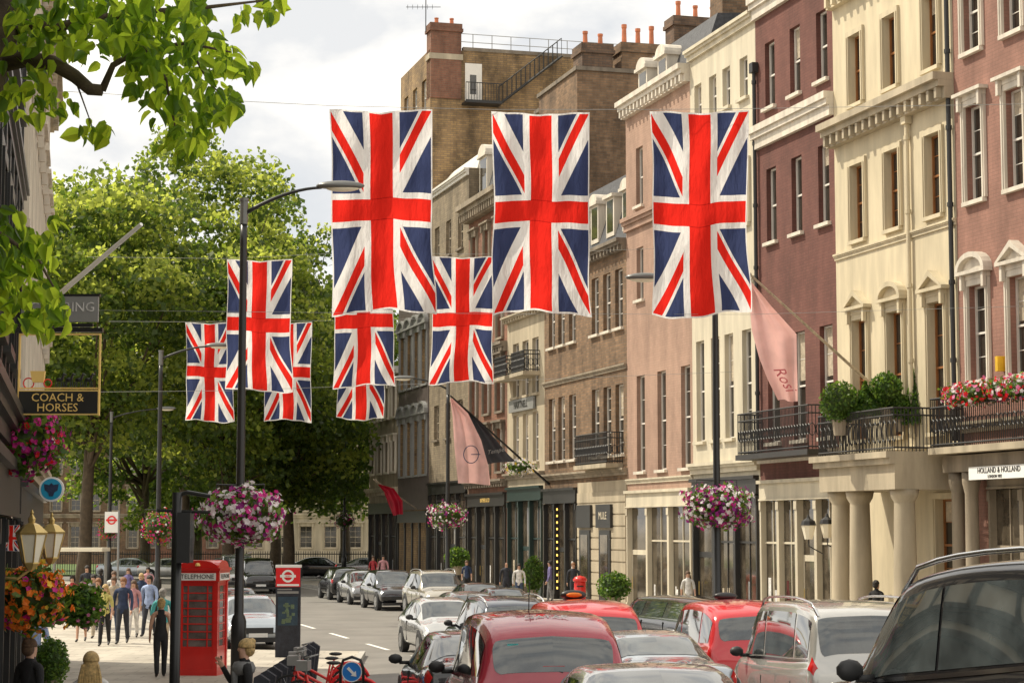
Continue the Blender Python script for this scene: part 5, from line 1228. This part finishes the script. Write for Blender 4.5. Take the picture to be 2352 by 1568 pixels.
t=thing('bank_sign','round blue sign with a dark eagle on the left wall','hanging sign',tuple(at(119,1123,38)))
MB().cyl((0,-.03,0),(0,.03,0),.235,n=28).build('ring',M['signwhite'],t); d=MB().cyl((0,-.04,0),(0,.035,0),.2,n=28).build('disc',M['skyblue'],t)
MB().prism([(0,.12),(.04,.08),(.14,.1),(.12,-.02),(.06,-.06),(.04,-.13),(-.04,-.13),(-.06,-.06),(-.12,-.02),(-.14,.1),(-.04,.08)],-.05,-.041).build('eagle_emblem',M['navy'],t)
MB().box(-.9,-.2,-.02,.02,-.02,.02).build('bracket',M['black'],t)
for k,(px,py,sz_) in enumerate(((72,1245,1.0),(118,1240,.9))):
    c=at(px,py,25+k*1.5); t=thing('wall_lantern',['large brass pub lantern with cream glass, left of the pair','brass pub lantern with cream glass, right of the pair'][k],'lantern',tuple(c),group='brass lanterns on the pub')
    t.scale=(sz_*.82,)*3
    MB().lathe([(.12,-.3),(.22,.12)],n=6).build('glass',M['lantern'],t); b=MB().lathe([(.24,.12),(.25,.15),(.12,.27),(.05,.3),(.06,.36),(.02,.42),(.03,.45),(.005,.5)],n=6).lathe([(.05,-.42),(.13,-.32),(.13,-.3)],n=6)
    for i in range(6): a=i*PI/3; b.tube([(.125*math.cos(a),.125*math.sin(a),-.3),(.23*math.cos(a),.23*math.sin(a),.12)],.012,4)
    b.tube([(0,0,-.4),(-.2,0,-.55),(-.9,0,-.5)],.025,6); b.build('frame',M['brass'],t)
for k,(px,py) in enumerate(((1857,1215),(1900,1212))):
    c=at(px,py,60.5); t=thing('wall_lantern',['black framed white lantern by the maroon house, left one','black framed white lantern by the maroon house, right one'][k],'lantern',tuple(c),group='lanterns by the maroon house')
    MB().lathe([(.12,-.3),(.22,.12)],n=8).build('glass',M['lantern'],t); MB().lathe([(.24,.12),(.2,.25),(.06,.34),(.02,.45)],n=8).build('cap',M['iron'],t); MB().tube([(0,0,-.3),(.0,0,-.5),(.5,.3,-.75)],.02,5).build('bracket',M['iron'],t)
flowers('magenta petunia basket hanging under the pub sign at the left',at(50,1000,25),.46,.36,800,[('magenta',5),('redfl',1),('purple',2)],fl=.038,trail=.5)
flowers('orange and purple flower basket below the brass lanterns',at(60,1365,26),.48,.34,700,[('orange',5),('magenta',1),('yellowfl',1)],fl=.05,trail=.5)
flowers('green trailing plant with one pink bloom beside the orange basket',at(185,1385,29),.31,.26,60,[('pinkfl',1)],fl=.03,trail=.3,gn=22)
def bush(label,c,r,n=900,leaf=.12,cone=False,name='shrub',group=None):
    rng=np.random.default_rng(int(abs(c[0]*77+c[1]*13))%9999); t=thing(name,label,'shrub',tuple(c),group=group)
    if cone:
        q=rng.random(n)**1.5; a=rng.random(n)*2*PI; rad=r[0]*(1.02-q)*rng.uniform(.85,1.12,n); P=np.stack([rad*np.cos(a),rad*np.sin(a),r[1]*(2*q-1)],1)
    else:
        d=rng.normal(size=(n,3)); d/=np.linalg.norm(d,axis=1)[:,None]; P=d*rng.uniform(.78,1.1,n)[:,None]*np.array([r[0],r[0],r[1]])
    core=MB(); 
    if cone: core.lathe([(r[0]*.85,-r[1]*.95),(r[0]*.42,0),(r[0]*.04,r[1]*.9)],n=12)
    else: core.ell((0,0,0),(r[0]*.82,r[0]*.82,r[1]*.82),12)
    core.build('twigs',M['lf1'],t); scatter_leaves('foliage',P,leaf,[M['box'],M['boxl'],M['box']],t,rng=rng)
    MB().lathe([(r[0]*.35,-r[1]-.35),(r[0]*.45,-r[1]+.1)],n=12).build('pot',M['stone_d'],t)
GB='clipped shrubs on the porch balcony'
for px,py,rr,cn,lb in ((1930,915,(.58,.6),False,'large round clipped bush at the left corner of the porch balcony'),(1988,905,(.4,.5),True,'small cone shaped shrub between the round bushes on the balcony'),(2035,890,(.46,.55),False,'round clipped bush in the middle of the porch balcony'),(2066,925,(.34,.36),False,'low round bush beside the tall cone on the balcony'),(2105,895,(.5,.9),True,'tall pointed conical shrub at the right of the porch balcony')):
    bush(lb,at(px,py+10,58.2),rr,cone=cn,group=GB,n=1100)
bush('yellow green rounded bush on the right pavement by the pillar box',at(1410,1345,74),(.6,.5),leaf=.14)
bush('round green shrub at the bottom left corner',at(118,1520,31),(.26,.36),1500,leaf=.06)
bush('dark shrub in front of the far dark shopfront',at(1225,1318,92),(.45,.8),leaf=.14)
bush('dark round shrub beside the far shop entrance',at(1050,1280,100),(.6,.5),leaf=.14)
for k,px in enumerate((2205,2250,2305,2350)):
    flowers(['red and white balcony flowers, leftmost clump','red and white balcony flowers, second clump','red and white balcony flowers, third clump','red and white balcony flowers at the right edge'][k],at(px,905-k*6,53.0-.8*k),.5,.3,160,[('redfl',3),('whitefl',2),('pinkfl',2)],name='flower_box',cat='flower box',group='balcony flower boxes on the rose house',fl=.06)
flowers('white flowers on the balcony behind the charcoal flag',at(1190,1070,93),.7,.35,160,[('whitefl',5),('yellowfl',1)],name='flower_box',cat='flower box',fl=.07)
unionflag('small union flag hanging at the left edge beside the lanterns',5,45,1205,1265,26,15,'small union flags on the pub')
unionflag('small union flag tucked behind the magenta basket',100,128,960,1020,27,16,'small union flags on the pub')
t=thing('roof_aerial','thin television aerial above the tall yellow brick building','aerial',tuple(at(978,52,118.5)))
b=MB().tube([(0,0,-.6),(0,0,1.6)],.03,4).tube([(-1.2,0,.95),(.9,0,.95)],.02,4)
for i in range(6): b.tube([(-1.1+i*.3,-.3,.95),(-1.1+i*.3,.3,1.0)],.012,3).tube([(-1.1+i*.3,0,.8),(-1.1+i*.3,0,1.1)],.012,3)
b.build('antenna',M['iron'],t)
# ---------------- light, world, camera
sd=Vector((-.56,.24,.79)).normalized()
l=bpy.data.lights.new('sun','SUN'); l.energy=5.0; l.angle=R(.6); l.color=(1,.91,.74); lo_=bpy.data.objects.new('sun',l); COL.objects.link(lo_); lo_.rotation_euler=sd.to_track_quat('Z','Y').to_euler()
w=bpy.data.worlds.new('World'); SC.world=w; w.use_nodes=True; nt=w.node_tree; bg=nt.nodes['Background']; L=nt.links.new
sky=nt.nodes.new('ShaderNodeTexSky'); sky.sky_type='NISHITA'; sky.sun_disc=False; sky.sun_elevation=math.asin(sd.z); sky.sun_rotation=math.atan2(sd.x,sd.y)
tc=nt.nodes.new('ShaderNodeTexCoord'); mp=nt.nodes.new('ShaderNodeMapping'); mp.inputs['Scale'].default_value=(1,1,1.8); mp.inputs['Location'].default_value=(.3,.1,.2)
nz=nt.nodes.new('ShaderNodeTexNoise'); nz.inputs['Scale'].default_value=5; nz.inputs['Detail'].default_value=8; nz.inputs['Roughness'].default_value=.55
L(tc.outputs['Generated'],mp.inputs[0]); L(mp.outputs[0],nz.inputs['Vector'])
cr=nt.nodes.new('ShaderNodeValToRGB'); e=cr.color_ramp; e.elements[0].position=.3; e.elements[0].color=(.6,.6,.6,1); e.elements[1].position=.48; e.elements[1].color=(1,1,1,1)
L(nz.outputs['Fac'],cr.inputs[0])
nz2=nt.nodes.new('ShaderNodeTexNoise'); nz2.inputs['Scale'].default_value=9; nz2.inputs['Detail'].default_value=8; L(mp.outputs[0],nz2.inputs['Vector'])
c2=nt.nodes.new('ShaderNodeValToRGB'); c2.color_ramp.elements[0].position=.36; c2.color_ramp.elements[0].color=(8.6,8.7,8.8,1); c2.color_ramp.elements[1].position=.54; c2.color_ramp.elements[1].color=(13.4,12.8,11.7,1)
L(nz2.outputs['Fac'],c2.inputs[0])
mx=nt.nodes.new('ShaderNodeMix'); mx.data_type='RGBA'; L(cr.outputs[0],mx.inputs[0]); L(sky.outputs[0],mx.inputs[6]); L(c2.outputs[0],mx.inputs[7]); L(mx.outputs[2],bg.inputs[0]); bg.inputs[1].default_value=.1
cam=bpy.data.cameras.new('camera'); cam.lens=70; cam.sensor_width=36; cam.clip_end=3000; cam.clip_start=.5
co=bpy.data.objects.new('camera',cam); COL.objects.link(co); co.location=(0,0,CH); co.rotation_euler=(PI/2+PIT,0,0); SC.camera=co
SC.view_settings.view_transform='Standard'; SC.view_settings.look='None'; SC.view_settings.exposure=0
